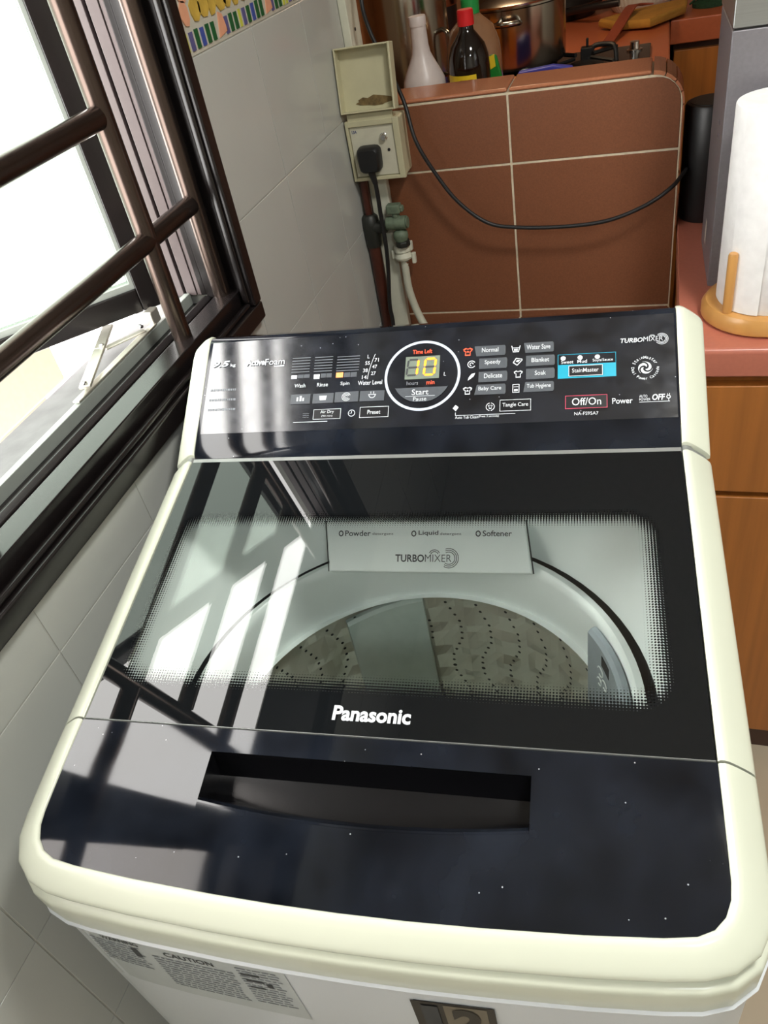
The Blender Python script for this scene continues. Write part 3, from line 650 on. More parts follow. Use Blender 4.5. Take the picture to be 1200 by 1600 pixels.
for q in ([(96,121),(97,121),(98.5,114),(97.7,114)], [(105,121),(106,121),(104.3,114),(103.5,114)], [(97.7,113.2),(104.3,113.2),(104.3,114.2),(97.7,114.2)], [(97.5,118),(104.5,118),(104.5,118.8),(97.5,118.8)], [(99,115),(103,115),(103,117.3),(99,117.3)]): polyp(mb, q)
sub(mb, 'icon', M['print'], cp, fixn=False)
mb = MB(); 
for q in ([(98,100.5),(102.5,97),(103.2,97.8),(98.8,101.3)], [(98,101),(101,106),(102,105.4),(99,100.6)], [(101.2,105.4),(108,104),(108,105),(101.2,106.4)], [(103,97.2),(108.5,103.5),(107.7,104.2),(102.4,98)], [(103.5,101),(106,103.5),(103,104),(101,102)]): polyp(mb, q)
sub(mb, 'icon', M['print'], cp, fixn=False)
mb = MB()
for q in ([(98.3,66),(99,66),(99,75),(98.3,75)], [(104.8,66),(105.5,66),(105.5,75),(104.8,75)], [(98.3,65.3),(105.5,65.3),(105.5,66),(98.3,66)], [(98.3,74.6),(105.5,74.6),(105.5,75.3),(98.3,75.3)], [(99.5,71.8),(104.3,71.8),(104.3,72.5),(99.5,72.5)], [(100,67),(104,67),(104,69.5),(100,69.5)]): polyp(mb, q)
sub(mb, 'icon', M['print'], cp, fixn=False)
frame(145.2,204.2,79.2,107.2,.5,'cyan_frame',M['cyan'],.0004); plate(145.6,203.8,79.6,95.0,'cyan_field',M['cyan'],.0002,.0004)
for cx in (150.7, 168.1, 185.6): ringp(cx, 102.6, 0, 2.5, 'indicator_light', M['ledw'], n=20)
tx('Sweet',148.7,161.2,95.9,99.8); tx('Mud',165.2,175,95.9,99.8); tx('Soya/Sauce',180.8,201.1,95.9,100)
plate(156.3,190.8,81,93.2,'button',M['buttond'],.0004,.001); frame(156.3,190.8,81,93.2,.6,'button_outline',M['print'],.0012); tx('StainMaster',159.8,186.7,85.1,89.9,h=.0014)
tx('TURBO',209,231.1,116.4,121.7,'print',.02,.2); tx('MIXER',231.6,250.7,117,122.3,'print',-.01,.1)
mb = MB()
for r in (3.4, 4.7, 6.0): ringp(249.8,119.3,r,r+.5,'',None,-150,130,28,.0005,mb)
for r in (1.8, 2.8): ringp(240.5,121.5,r,r+.4,'',None,20,160,14,.0005,mb)
sub(mb, 'logo_arcs', M['print'], cp, fixn=False)
mb = MB()
for k in range(3):
    for i in range(10):
        def q(u, o): a = R(120*k+u*190+40); r = 1.8+5.6*u**.8; return (232.7+(r+o)*math.cos(a), 87+(r+o)*math.sin(a))
        u0, u1 = i/10, (i+1)/10; wd = lambda u: 1.3*math.sin(PI*min(1, u+.12))+.15
        polyp(mb, [q(u0, wd(u0)), q(u0, -wd(u0)), q(u1, -wd(u1)), q(u1, wd(u1))])
sub(mb, 'logo_swirl', M['print'], cp, fixn=False)
def arc_text(s, cx, ct, r, a_mid, span, size, inside):
    mb = MB(); n = len(s)
    for i, ch in enumerate(s):
        if ch == ' ': continue
        v, f, asp = text_geo(ch, .006, 0)
        a = R(a_mid+span*(.5-(i+.5)/n)*(1 if not inside else -1)); hh = size*(1 if ch.isupper() or ch in 'tdl' else .75); wd = hh*asp*.9
        up = Vector((math.cos(a), math.sin(a))) * (1 if not inside else -1); rt = Vector((up.y, -up.x))
        b = Vector((cx+r*math.cos(a), ct+r*math.sin(a)))
        mb.add([con_fr(*( (b+rt*(p[0]-.5)*wd+up*(p[1]*hh))/1000 ), .0005) for p in v], f)
    sub(mb, 'lettering', M['print'], cp, fixn=False)
arc_text('StainMaster', 232.7, 87, 10.4, 90, 140, 3.2, False); arc_text('Dual Power Cascade', 232.7, 87, 13.6, 270, 190, 3.0, True)
outlined(152.8,195,44.1,59.1,'pink',.7); tx('Off/On',159.7,188.8,47.6,55.9,'print',.004); tx('Power',199.7,219.6,47.6,54.1,'print',.01)
tx('AUTO',226.1,233.9,53.3,56.4,'print',.0); tx('POWER',226,236.7,49.8,52.6,'print',0); tx('OFF',238.5,251,50,56.8,'print',.03,.2); plate(226,255.4,48.6,49.1,'print_line',M['print'],.0002,.0004)
mb = MB(); ringp(254.2,53.6,1.3,2.1,'',None,0,360,20,.0005,mb); polyp(mb, [(253,55.6),(253.5,55.6),(253.5,57.4),(253,57.4)]); polyp(mb, [(255,55.6),(255.5,55.6),(255.5,57.4),(255,57.4)]); polyp(mb, [(254,49),(254.5,49),(254.5,51.6),(254,51.6)]); sub(mb, 'icon', M['print'], cp, fixn=False)
tx('NA-FS95A7',162,186,36.5,40.1,'print',.0)
outlined(85.3,117.9,44.2,57.5); tx('Tangle Care',88.2,115,48,53.7)
mb = MB(); ringp(75.3,50.2,4,4.7,'',None,100,260,20,.0005,mb); ringp(75.3,50.2,4,4.7,'',None,-80,80,20,.0005,mb); sub(mb, 'icon', M['print'], cp, fixn=False); shirt(75.3, 50.2, .5, 'print')
mb = MB(); polyp(mb, [(35,50),(38,54),(41.5,51),(38.5,46.5)]); sub(mb, 'icon', M['print'], cp, fixn=False)
plate(38,38.5,41.6,45,'print_line',M['print'],.0002,.0004); plate(38,101.8,41.3,41.8,'print_line',M['print'],.0002,.0004)
tx('Auto Tub Clean',38.2,62.8,37.2,40.5,'print',0); tx('(Press 3 seconds)',63.3,84.6,37.2,40.5,'print',0)

# inside the tub
CX, CY = 0., .17
mb = MB(); nA = 72; inner = []; outer = []; mid = []
for i in range(nA):
    a = 2*PI*i/nA; c, s = math.cos(a), math.sin(a)
    inner.append((CX+.238*c, CY+.238*s, .838)); mid.append((CX+.243*c, CY+.243*s, .846))
    x = max(-.256, min(.256, c*.42)); y = max(.072, min(.377, CY+s*.42)) if True else 0
    outer.append((x, y, max(.862, pz(y)-.022)))
hid = [(x, y, z-.05) for x, y, z in inner]
mb.loft([inner, mid, outer], closed=True, cap=False); wp(mb, 'tub_cover', M['tubw'], smooth=50)
mb = MB(); mb.lathe([(.205,.772),(.214,.770),(.2135,.835),(.2150,.845),(.2190,.8475),(.2265,.845),(.2275,.835),(.2275,.77)], 96, (CX, CY, 0), cap=False); wp(mb, 'balance_ring', M['tubw'], smooth=50)
mb = MB(); mb.lathe([(.2278,.775),(.2385,.775),(.2382,.8378)], 72, (CX, CY, 0), cap=False); wp(mb, 'ring_gap', M['tubd'], smooth=40)  # gap walls coloured dark, the shade between ring and cover painted in
mb = MB(); nth, nz = 120, 26; rows = []
for j in range(nz+1):
    z = .785 - .40*j/nz; ring = []
    for i in range(nth):
        a = 2*PI*i/nth; u = a*.222/.050; vq = z/.046
        fu = abs((u % 1)-.5)*2; fv = abs(((vq+.5*(int(math.floor(u)) % 2)) % 1)-.5)*2
        r = .2225-.0062*max(0, 1-(fu+fv)*.9)
        ring.append((CX+r*math.cos(a), CY+r*math.sin(a), z))
    rows.append(ring)
mb.loft(rows, closed=True, cap=False); drum = wp(mb, 'drum', M['steel'])
mb = MB(); mb.lathe([(.001,.40),(.10,.402),(.17,.392),(.2225,.385)], 48, (CX, CY, 0), cap=False); sub(mb, 'pulsator', M['tubg'], drum, smooth=True)
mb = MB()
for cidx in range(16):
    a0 = R(15+cidx*10.4)
    for k in range(26):
        z = .765-.0112*k; ph = k % 12; off = (0,.001,.006,.011,.016,.017,.017,.016,.011,.006,.001,0)[ph]-.008; a = a0-off/.2225
        r = .2145; c = Vector((CX+r*math.cos(a), CY+r*math.sin(a), z)); t = Vector((-math.sin(a), math.cos(a), 0)); rad = .0021 if k % 12 else .0028
        mb.add([tuple(c+t*rad*math.cos(PI*q/4)+Vector((0,0,rad*math.sin(PI*q/4)))) for q in range(8)], [tuple(range(8))])
tag(sub(mb, 'drum_holes', M['hole'], drum, fixn=False), kind='stuff')
def wall_plate(a0, a1, z0a, z0b, z1, r, th, n=10):
    mb = MB(); rr = []
    for i in range(n+1):
        a = R(a0+(a1-a0)*i/n); zt = z0a+(z0b-z0a)*i/n
        rr.append([(CX+q*math.cos(a), CY+q*math.sin(a), z) for q, z in ((r, zt), (r, z1), (r-th, z1), (r-th, zt-.004), (r-th+.004, zt))])
    mb.loft(rr); return mb
wp(wall_plate(97, 124, .766, .752, .45, .2180, .009), 'filter_plate', M['tubg'], smooth=30)
lf = wp(wall_plate(1, 31, .846, .836, .72, .2125, .0095), 'lint_filter', M['lint'], smooth=30)
mb = wall_plate(17, 22.5, .832, .831, .812, .2032, .0006, 3); sub(mb, 'latch_window', M['hole'], lf)
mb = MB()
for k in range(3):
    for i in range(10):
        a = R(14+k*3.2+i*.3); z = .762-.010*k
        pass
for k, (aa, zz, rr_) in enumerate(((23,.800,.006),(20,.790,.006),(23.5,.782,.005))):
    c = Vector((CX+.2024*math.cos(R(aa)), CY+.2024*math.sin(R(aa)), zz)); t = Vector((-math.sin(R(aa)), math.cos(R(aa)), 0)); pts = [tuple(c+t*rr_*math.cos(q*PI/8)+Vector((0,0,rr_*math.sin(q*PI/8)))) for q in range(14)]; mb.tube(pts, .0007, 5)
sub(mb, 'embossed_mark', M['tubw'], lf)
# detergent box cover
DE = Vector((0,.045,.04)).normalized(); DN = Vector((0,-DE.z,DE.y))
def det_fr(x, t, h=0): return tuple(Vector((x, .34, .85)) + DE*t + DN*h)
mb = MB(); q = [(-.119,0),(.1155,0),(.107,.060),(-.1255,.060)]
mb.add([det_fr(x, t, h) for h in (.0, -.012) for x, t in q], [(0,1,2,3),(7,6,5,4),(0,4,5,1),(1,5,6,2),(2,6,7,3),(3,7,4,0)]); det = wp(mb, 'detergent_cover', M['tubw'], bevel=.002)
for (xa, ta), (xb, tb), w_ in (((.1162,.0),(.1078,.060),.0016), ((-.1205,.0),(-.1268,.060),.0012)):
    mb = MB(); mb.add([det_fr(xa, ta, -.001), det_fr(xa+w_, ta, -.001), det_fr(xb+w_, tb, -.001), det_fr(xb, tb, -.001)], [(0,1,2,3)]); mb.build('seam', M['tubd'], det, fixn=False)
for s, a, b in (('Powder',-.101,-.070), ('Liquid',-.013,.010), ('Softener',.0605,.0931)): text_fit(s, det_fr, a, b, .0415, .048, 'lettering', M['printd'], det, .01)
for s, a, b in (('detergent',-.068,-.0428), ('detergent',.012,.0363)): text_fit(s, det_fr, a, b, .0420, .0458, 'lettering', M['printd'], det, 0)
text_fit('TURBO', det_fr, -.0397, -.006, .0118, .0205, 'lettering', M['printd'], det, .02); text_fit('MIXER', det_fr, -.005, .0255, .0122, .0205, 'lettering', M['printd'], det, -.01)
mb = MB()
for cx, ct, rr_, a0, a1 in ((.0225,.0165,.0066,-130,120), (.0225,.0165,.0086,-125,115), (.0225,.0165,.0106,-120,110), (.006,.0195,.004,20,160), (.006,.0195,.006,25,155)):
    v = []
    for i in range(25): a = R(a0+(a1-a0)*i/24); v += [det_fr(cx+rr_*math.cos(a), ct+rr_*math.sin(a), .0004), det_fr(cx+(rr_+.0008)*math.cos(a), ct+(rr_+.0008)*math.sin(a), .0004)]
    mb.add(v, [(2*i, 2*i+1, 2*i+3, 2*i+2) for i in range(24)])
sub(mb, 'logo_arcs', M['printd'], det, fixn=False)
for cx in (-.106, -.0185, .0555):
    mb = MB(); v = []
    for i in range(13): a = 2*PI*i/12; v += [det_fr(cx+.0018*math.cos(a), .0445+.0022*math.sin(a), .0004), det_fr(cx+.0030*math.cos(a), .0445+.0036*math.sin(a), .0004)]
    mb.add(v, [(2*i, 2*i+1, 2*i+3, 2*i+2) for i in range(12)]); sub(mb, 'icon', M['printd'], det, fixn=False)
# stickers on the cabinet front
def fy(x):
    P = [(p[0], p[1]) for p in body_outline(-.0010)[1:-1]]
    for (a, ya), (b, yb) in zip(P, P[1:]):
        if b <= x <= a and a != b: return ya+(yb-ya)*(x-a)/(b-a)-.0005
    return P[0][1]
def front_fr(x, t, h): return (x, fy(x)-h, t)
def sticker(x0, x1, z0, z1, name, m, par=None, h=0., n=10):
    mb = MB(); v = []
    for i in range(n+1): x = x0+(x1-x0)*i/n; v += [front_fr(x, z0, h), front_fr(x, z1, h)]
    mb.add(v, [(2*i, 2*i+2, 2*i+3, 2*i+1) for i in range(n)])
    return wp(mb, name, m, par, fixn=False)
_ff = front_fr
def front_fr(x, t, h): return _ff(x+.012*min(1, max(0, (.06-x)/.2)), t+.033-.011*min(1, max(0, (.03-x)/.1)), h)
lab = sticker(-.262, -.065, .700, .8085, 'warning_label', M['sticker'])
text_fit('WARNING', front_fr, -.240, -.203, .7935, .8005, 'lettering', M['printd'], lab, .02); text_fit('CAUTION', front_fr, -.180, -.134, .787, .796, 'lettering', M['printd'], lab, .02)
mb = MB(); 
for x0, x1, zt, rows_ in ((-.255,-.205,.788,9), (-.195,-.118,.780,12), (-.112,-.072,.795,14)):
    for r_ in range(rows_):
        x = x0
        while x < x1-.004:
            wdt = .003+.008*random.random(); z = zt-r_*.0055; xe = min(x+wdt, x1)
            mb.add([front_fr(x, z, .0003), front_fr(xe, z, .0003), front_fr(xe, z+.0022, .0003), front_fr(x, z+.0022, .0003)], [(0,1,2,3)]); x += wdt+.0015
sub(mb, 'fine_print', M['printg'], lab, fixn=False)
for x0, x1, z0, z1 in ((-.110,-.092,.783,.787),(-.108,-.091,.771,.775),(-.108,-.094,.757,.760),(-.214,-.208,.770,.788),(-.090,-.084,.764,.772)): sticker(x0, x1, z0, z1, 'print_bar', M['printd'], lab, .0005, 2)
num = sticker(.0405, .1055, .715, .7805, 'number_sticker', M['matteblack'], None, .0006)
sticker(.0405+.026, .1055-.006, .718, .7775, 'sticker_window', M['stickerw'], num, .0009, 4)
text_fit('1', front_fr, .048, .062, .722, .774, 'lettering', M['printd'], num, .04, h=.0012); text_fit('2', front_fr, .072, .096, .722, .774, 'lettering', M['matteblack'], num, .05, h=.0014)

# ================================================================ socket, plug, pipes, hose, cable
sk = tag(empty('weatherproof_socket', (-.305, YB, 1.06)), 'aged ivory weatherproof wall socket with its cover flipped open', 'socket')
def sp_(mb, name, m, parent=None, **k):
    o = mb.build(name, m, parent or sk, **k)
    if parent is None: o.location = (.305, -YB, -1.06)
    return o
FY = 1.232
mb = MB(); mb.box(-.3555, -.253, FY+.004, YB, 1.012, 1.116); box_ = sp_(mb, 'back_box', M['beigep'], bevel=.003)
mb = MB()
for x0, x1, z0, z1 in ((-.3565,-.351,1.010,1.118),(-.264,-.252,1.010,1.118),(-.351,-.264,1.010,1.0165),(-.351,-.264,1.108,1.118)): mb.box(x0, x1, FY-.003, FY+.006, z0, z1)
sp_(mb, 'frame', M['beigep'], bevel=.001)
mb = MB(); mb.box(-.3500, -.2648, FY+.001, FY+.004, 1.0175, 1.107); sp_(mb, 'face_plate', M['plate'], bevel=.0008)
mb = MB(); mb.box(-.350, -.262, FY-.001, FY+.006, 1.117, 1.130); sp_(mb, 'hinge', M['beigep'], bevel=.001)
# open cover: shallow tray leaning back against the wall line
mb = MB(); mb.T = Matrix.Translation((-.305, FY, 1.131)) @ Matrix.Rotation(R(-10), 4, 'X')
mb.box(-.0505, .0515, .012, .015, 0, .104)
for x0, x1, z0, z1 in ((-.0525,-.0495,0,.106),(.0490,.0530,0,.106),(-.0495,.049,0,.003),(-.0495,.049,.103,.106)): mb.box(x0, x1, -.010, .015, z0, z1)
sp_(mb, 'cover', M['beigep'], bevel=.001)
mb = MB(); mb.T = Matrix.Translation((-.305, FY, 1.131)) @ Matrix.Rotation(R(-10), 4, 'X')
pts = [(.040*math.cos(a)*(.7+.4*random.random())+.008, .0115+.008*math.sin(a)*(.6+.6*random.random())) for a in [2*PI*i/16 for i in range(16)]]
mb.prism([(x, z+.006) for x, z in pts], .0112, .0119, 'y'); sp_(mb, 'dirt_stain', M['dirt'])
mb = MB(); mb.T = Matrix.Translation((-.285, FY+.001, 1.086)) @ Matrix.Rotation(R(90), 4, 'X'); mb.lathe([(.0075,0),(.0075,.002),(.0062,.003),(.006,.006),(.0045,.0075)], 20); sp_(mb, 'switch', M['chrome'], smooth=True)
mb = MB(); mb.T = Matrix.Translation((-.2785, FY+.0005, 1.0625)) @ Matrix.Rotation(R(90), 4, 'X'); mb.lathe([(.0028,0),(.0028,.0006)], 14); sp_(mb, 'screw_hole', M['hole'])
text_fit('13A', lambda x, t, h: (x, FY+.001-h, t), -.346, -.336, 1.096, 1.1015, 'lettering', mat('blue_print', S(60,70,120), .5), sk, .03).location = (.305, -YB, -1.06)

pg = tag(empty('power_plug', (-.3165, FY, 1.05)), 'black three-pin plug with its cord, pushed into the ivory socket', 'plug')
mb = MB(); rr = []
for d, s in ((0,1.0),(-.010,1.0),(-.018,.93),(-.022,.80)):
    ring = []
    for i in range(28):
        a = 2*PI*i/28; c, s_ = math.cos(a), math.sin(a); k = (abs(c)**5+abs(s_)**5)**(-1/5); ring.append((.0225*s*k*c*(1.0+.06*s_), d, .0005+.0240*s*k*s_))
    rr.append(ring)
mb.loft(rr); mb.build('plug_body', M['rubber'], pg, smooth=45)
mb = MB(); mb.tube([(-.0005,-.010,-.020),(.0015,-.010,-.032),(.0035,-.0095,-.044)], .0075, 12, r2=.0048); mb.build('strain_relief', M['rubber'], pg, smooth=True)
cpts = [(.0035,-.0095,-.042)] + [(x+.3165, y-FY, z-1.05) for x, y, z in ((-.313,1.224,.98),(-.314,1.225,.939),(-.314,1.225,.88),(-.318,1.225,.83),(-.327,1.223,.754),(-.326,1.22,.709),(-.33,1.2,.62),(-.33,1.15,.5))]
mb = MB(); mb.tube(spline(cpts, 6), .0042, 10); mb.build('cord', M['rubber'], pg, smooth=True)

mb = MB(); mb.box(-.343, -.305, YB-.020, YB-.0005, FLOOR, 1.012); tag(mb.build('cable_trunking', M['trunk'], bevel=.003), 'white plastic trunking running down the brown wall below the socket', 'trunking')
ct = tag(empty('corner_trunking', (XL, 1.34, 1.13)), 'white trunking strip with a screw at the corner above the half wall', 'trunking')
mb = MB(); mb.box(.0002, .016, -.024, .040, .001, .70); mb.build('strip', M['trunk'], ct, bevel=.002)
mb = MB(); mb.T = Matrix.Translation((.016, .006, .118)) @ Matrix.Rotation(R(90), 4, 'Y'); mb.lathe([(.003,0),(.003,.001),(.001,.0012)], 10); mb.build('screw', M['matteblack'], ct)
pp = tag(empty('water_pipe', (-.3455, 1.2455, FLOOR)), 'brown painted water pipe in the corner with a dark tee fitting', 'pipe')
mb = MB(); mb.cyl((.0,0,0), (.0,0,.99), .013, 16); mb.build('lower_pipe', M['pipe'], pp, smooth=True)
mb = MB(); mb.cyl((-.001,.004,1.0), (-.001,.004,1.115), .008, 14); mb.build('upper_pipe', M['pipe'], pp, smooth=True)
mb = MB(); mb.lathe([(.015,.985),(.0165,.99),(.0165,1.0),(.0175,1.003),(.0185,1.03),(.017,1.045),(.012,1.05)], 20); mb.cyl((.0,-.004,1.025), (.034,-.004,1.025), .0125, 16); mb.build('tee_fitting', M['verdd'], pp, smooth=45)
tp = tag(empty('washing_machine_tap', (-.290, 1.246, .917)), 'green patinated tap on the pipe below the socket', 'tap')
mb = MB(); mb.cyl((-.0205,0,.002), (.020,0,.002), .0135, 18); mb.cyl((.0205,0,.002), (.023,0,.002), .011, 18); mb.build('tap_body', M['verd'], tp, smooth=45)
mb = MB(); mb.cyl((.0,0,.012), (.0,0,.024), .008, 14); mb.box(-.016, .012, -.010, .010, .022, .040); mb.box(.006, .018, -.007, .007, .024, .036); mb.build('tap_handle', M['verd'], tp, bevel=.003)
mb = MB(); mb.lathe([(.009,-.012),(.0145,-.017),(.0155,-.026),(.0125,-.034)], 20, (.004,0,0)); mb.build('spout', M['verd'], tp, smooth=45)
mb = MB(); mb.lathe([(.0145,-.034),(.0155,-.037),(.0155,-.043),(.0140,-.046)], 8, (.006,0,0)); mb.build('spout_nut', M['verdd'], tp)
ho = tag(empty('inlet_hose', (-.290, 1.256, .87)), 'pale grey water inlet hose with a cream snap connector under the tap', 'hose')
mb = MB(); mb.lathe([(.017,.001),(.018,-.003),(.018,-.012),(.0155,-.014),(.0165,-.016),(.019,-.024),(.017,-.029),(.011,-.032)], 20); mb.build('connector', M['trunk'], ho, smooth=30)
mb = MB(); mb.box(.015, .022, -.006, .006, -.012, .006); mb.box(.018, .026, -.005, .005, -.040, -.018); mb.box(-.024, -.017, -.005, .005, -.028, -.010); mb.build('latch', M['trunk'], ho, bevel=.0015)
mb = MB()
for k in range(3): mb.lathe([(.0092,-.034-.007*k),(.0092,-.039-.007*k)], 16, (.001,0,0))
mb.build('crimp_ring', M['chrome'], ho, smooth=40)
mb = MB(); hp = [(.0,0,-.03)] + [(x+.290, y-1.256, z-.87) for x, y, z in ((-.289,1.252,.82),(-.288,1.25,.777),(-.279,1.248,.733),(-.263,1.24,.697),(-.231,1.22,.650),(-.19,1.15,.60),(-.15,.98,.58),(-.12,.68,.60))]; mb.tube(spline(hp, 6), .0082, 12); mb.build('hose_tube', M['hose'], ho, smooth=True)

cyl = tag(empty('black_cylinder', (.2905, 1.336, .8602)), 'plain black cylinder standing on the counter at the end of the half wall', 'cylinder')
mb = MB(); mb.lathe([(.0,.0),(.043,.0),(.0455,.004),(.0455,.196),(.043,.2005),(.040,.2015),(.0,.2015)], 40, cap=False); mb.build('body', M['matteblack'], cyl, smooth=35)
mb = MB(); mb.lathe([(.0,.2017),(.0375,.2017),(.0375,.2027),(.0,.2027)], 40, cap=False); mb.build('top_cap', M['rubber'], cyl, smooth=35)
cab = [(-.322,1.39,1.42),(-.311,1.31,1.306),(-.302,1.300,1.25),(-.274,1.290,1.185),(-.2455,1.262,1.134),(-.227,1.24,1.071),(-.198,1.24,1.011),(-.160,1.24,.954),(-.108,1.24,.910),(-.053,1.24,.896),(.038,1.24,.891),(.12,1.24,.897),(.187,1.245,.919),(.228,1.252,.944),(.2450,1.279,.955),(.2535,1.3000,.959)]
mb = MB(); mb.tube(spline(cab, 8), .0037, 10); tag(mb.build('hanging_cable', M['rubber'], smooth=True), 'black cable drooping across the brown wall to the black cylinder', 'cable')

# ================================================================ right-hand counter
mb = MB(); x0, x1, yf = .2445, 1.5, .815
prof = [(yf, .815), (yf, .852), (yf+.003, .858), (yf+.008, .860), (1.46, .860), (1.46, .815)]
mb.prism(prof, x0, x1, 'x'); tag(mb.build('worktop', M['lam'], smooth=30, bevel=.002), 'pink-brown laminate worktop under the paper towel stand', 'worktop')
bc = tag(empty('base_cabinet', (.250, .84, FLOOR)), 'wooden base cabinet under the pink-brown worktop right of the machine', 'cabinet')
def cb(x0, x1, y0, y1, z0, z1, name, m, bev=.0015): mb = MB(); mb.box(x0, x1, y0, y1, z0-FLOOR, z1-FLOOR); return mb.build(name, M[m], bc, bevel=bev)
cb(0, 1.2, .0, .60, -.05, .8148, 'carcass', 'wood'); cb(.01, 1.2, .0-.012, .55, FLOOR, -.0505, 'plinth', 'woodd')
for k in range(2):
    cb(.004+.6*k, .598+.6*k, -.019, -.001, .595, .795, 'drawer', 'wood'); cb(.004+.6*k, .598+.6*k, -.019, -.001, -.045, .583, 'door', 'wood')
cb(.0, 1.2, -.0005, .002, .583, .595, 'painted_gap_shade', 'woodd', 0)  # dark strip painted as the shade between drawer and door

tw = tag(empty('grey_appliance', (.287, 1.023, .86)), 'tall grey metallic appliance with a silver top section behind the paper towel', 'appliance')
mb = MB(); mb.prism([(0.001,0),(.30,0),(.30,.19),(-.003,.19)], 0, .363); mb.build('body', M['grey'], tw, bevel=.002)
mb = MB(); mb.prism([(.001,-.002),(.30,-.002),(.30,.19),(-.004,.19)], .3655, .60); mb.build('top_section', M['silverb'], tw, bevel=.002)
mb = MB(); mb.prism([(.004,.003),(.297,.003),(.297,.187),(.001,.187)], .363, .3655); mb.build('seam', M['matteblack'], tw)
mb = MB(); mb.add([(-.0022,.118,.030),(-.0018,.098,.030),(-.0018,.098,.068),(-.0022,.118,.068)], [(0,1,2,3)]); mb.add([(-.0005,.118,.030),(-.0005,.098,.030),(-.0005,.098,.068),(-.0005,.118,.068)], [(3,2,1,0)]); mb.build('barcode_sticker', M['white'], tw)
for zz in (.215, .235):
    mb = MB(); mb.T = Matrix.Translation((-.0006,.055,zz)) @ Matrix.Rotation(R(-90), 4, 'Y'); mb.lathe([(.004,0),(.004,.001),(.002,.0013)], 12); mb.build('screw_cap', M['grey'], tw)

pt = tag(empty('paper_towel_stand', (.363, .930, .8604)), 'round varnished pine stand holding the paper towel', 'paper towel holder')
mb = MB(); mb.lathe([(.0,0),(.083,0),(.088,.004),(.088,.016),(.082,.025),(.078,.026),(.0,.026)], 48, cap=False); mb.build('base', M['pale'], pt, smooth=35)
mb = MB(); mb.lathe([(.008,.026),(.008,.325),(.005,.33)], 16); mb.build('centre_post', M['pale'], pt, smooth=40)
mb = MB(); mb.lathe([(.0068,.026),(.0068,.112),(.0055,.115)], 16, (-.055,-.050,0)); mb.build('side_peg', M['pale'], pt, smooth=40)
pr = tag(empty('paper_towel_roll', (.363, .930, .8868)), 'white paper towel roll standing on the pine stand', 'paper towel')
mb = MB(); rings = []
for rr_, z in ((.020,0),(.067,0),(.068,.002),(.068,.268),(.067,.270),(.020,.270)): rings.append([(rr_*(1+.012*math.sin(3*a)*(rr_ > .05))*math.cos(a), rr_*(1+.012*math.sin(3*a)*(rr_ > .05))*math.sin(a), z) for a in [2*PI*i/64 for i in range(64)]])
mb.loft(rings + [rings[0]], cap=False); mb.build('roll', M['paper'], pr, smooth=40)
mb = MB(); mb.loft([[((.0685+.0012*i/6)*math.cos(R(215+i*7)), (.0685+.0012*i/6)*math.sin(R(215+i*7)), z) for z in (.001,.269)] + [((.0695+.0012*i/6)*math.cos(R(215+i*7)), (.0695+.0012*i/6)*math.sin(R(215+i*7)), z) for z in (.269,.001)] for i in range(7)]); mb.build('loose_sheet', M['paper'], pr, smooth=40)
mb = MB(); mb.lathe([(.0195,.0005),(.0195,.2695),(.018,.2695),(.018,.0005),(.0195,.0005)], 32, cap=False); mb.build('core', M['core'], pr, smooth=40)

# ================================================================ kitchen beyond the half wall
ZK = .98
mb = MB(); mb.box(-.795, .225, 1.4275, 3.295, ZK-.075, ZK); kt = tag(mb.build('stove_worktop', M['lamk'], bevel=.006), 'orange-brown laminate worktop behind the half wall, under the stove', 'worktop')
mb = MB(); mb.box(.227, 2.3, 2.565, 3.30, ZK-.065, ZK); tag(mb.build('rear_worktop', M['lamk'], bevel=.004), 'brown laminate worktop along the far kitchen wall', 'worktop')
kc = tag(empty('stove_cabinet', (-.3, 2.0, FLOOR)), 'wooden base cabinet under the stove worktop', 'cabinet')
mb = MB(); mb.box(-.45, .505, -.56, 1.29, .0, ZK-.076-FLOOR); mb.build('carcass', M['wood'], kc)
for k in range(2): mb = MB(); mb.box(.505, .522, -.555+.6*k, .035+.6*k, .10, ZK-.09-FLOOR); mb.build('door', M['wood'], kc, bevel=.002)
kc2 = tag(empty('rear_cabinet', (.24, 2.60, FLOOR)), 'wooden base cabinet under the far worktop with a dark gap above its doors', 'cabinet')
mb = MB(); mb.box(0, 1.9, 0, .69, 0, ZK-.066-FLOOR); mb.build('carcass', M['woodd'], kc2)
for k in range(4): mb = MB(); mb.box(.002+.45*k, .448+.45*k, -.02, -.001, .08, ZK-.085-FLOOR); mb.build('door', M['wood'], kc2, bevel=.002)

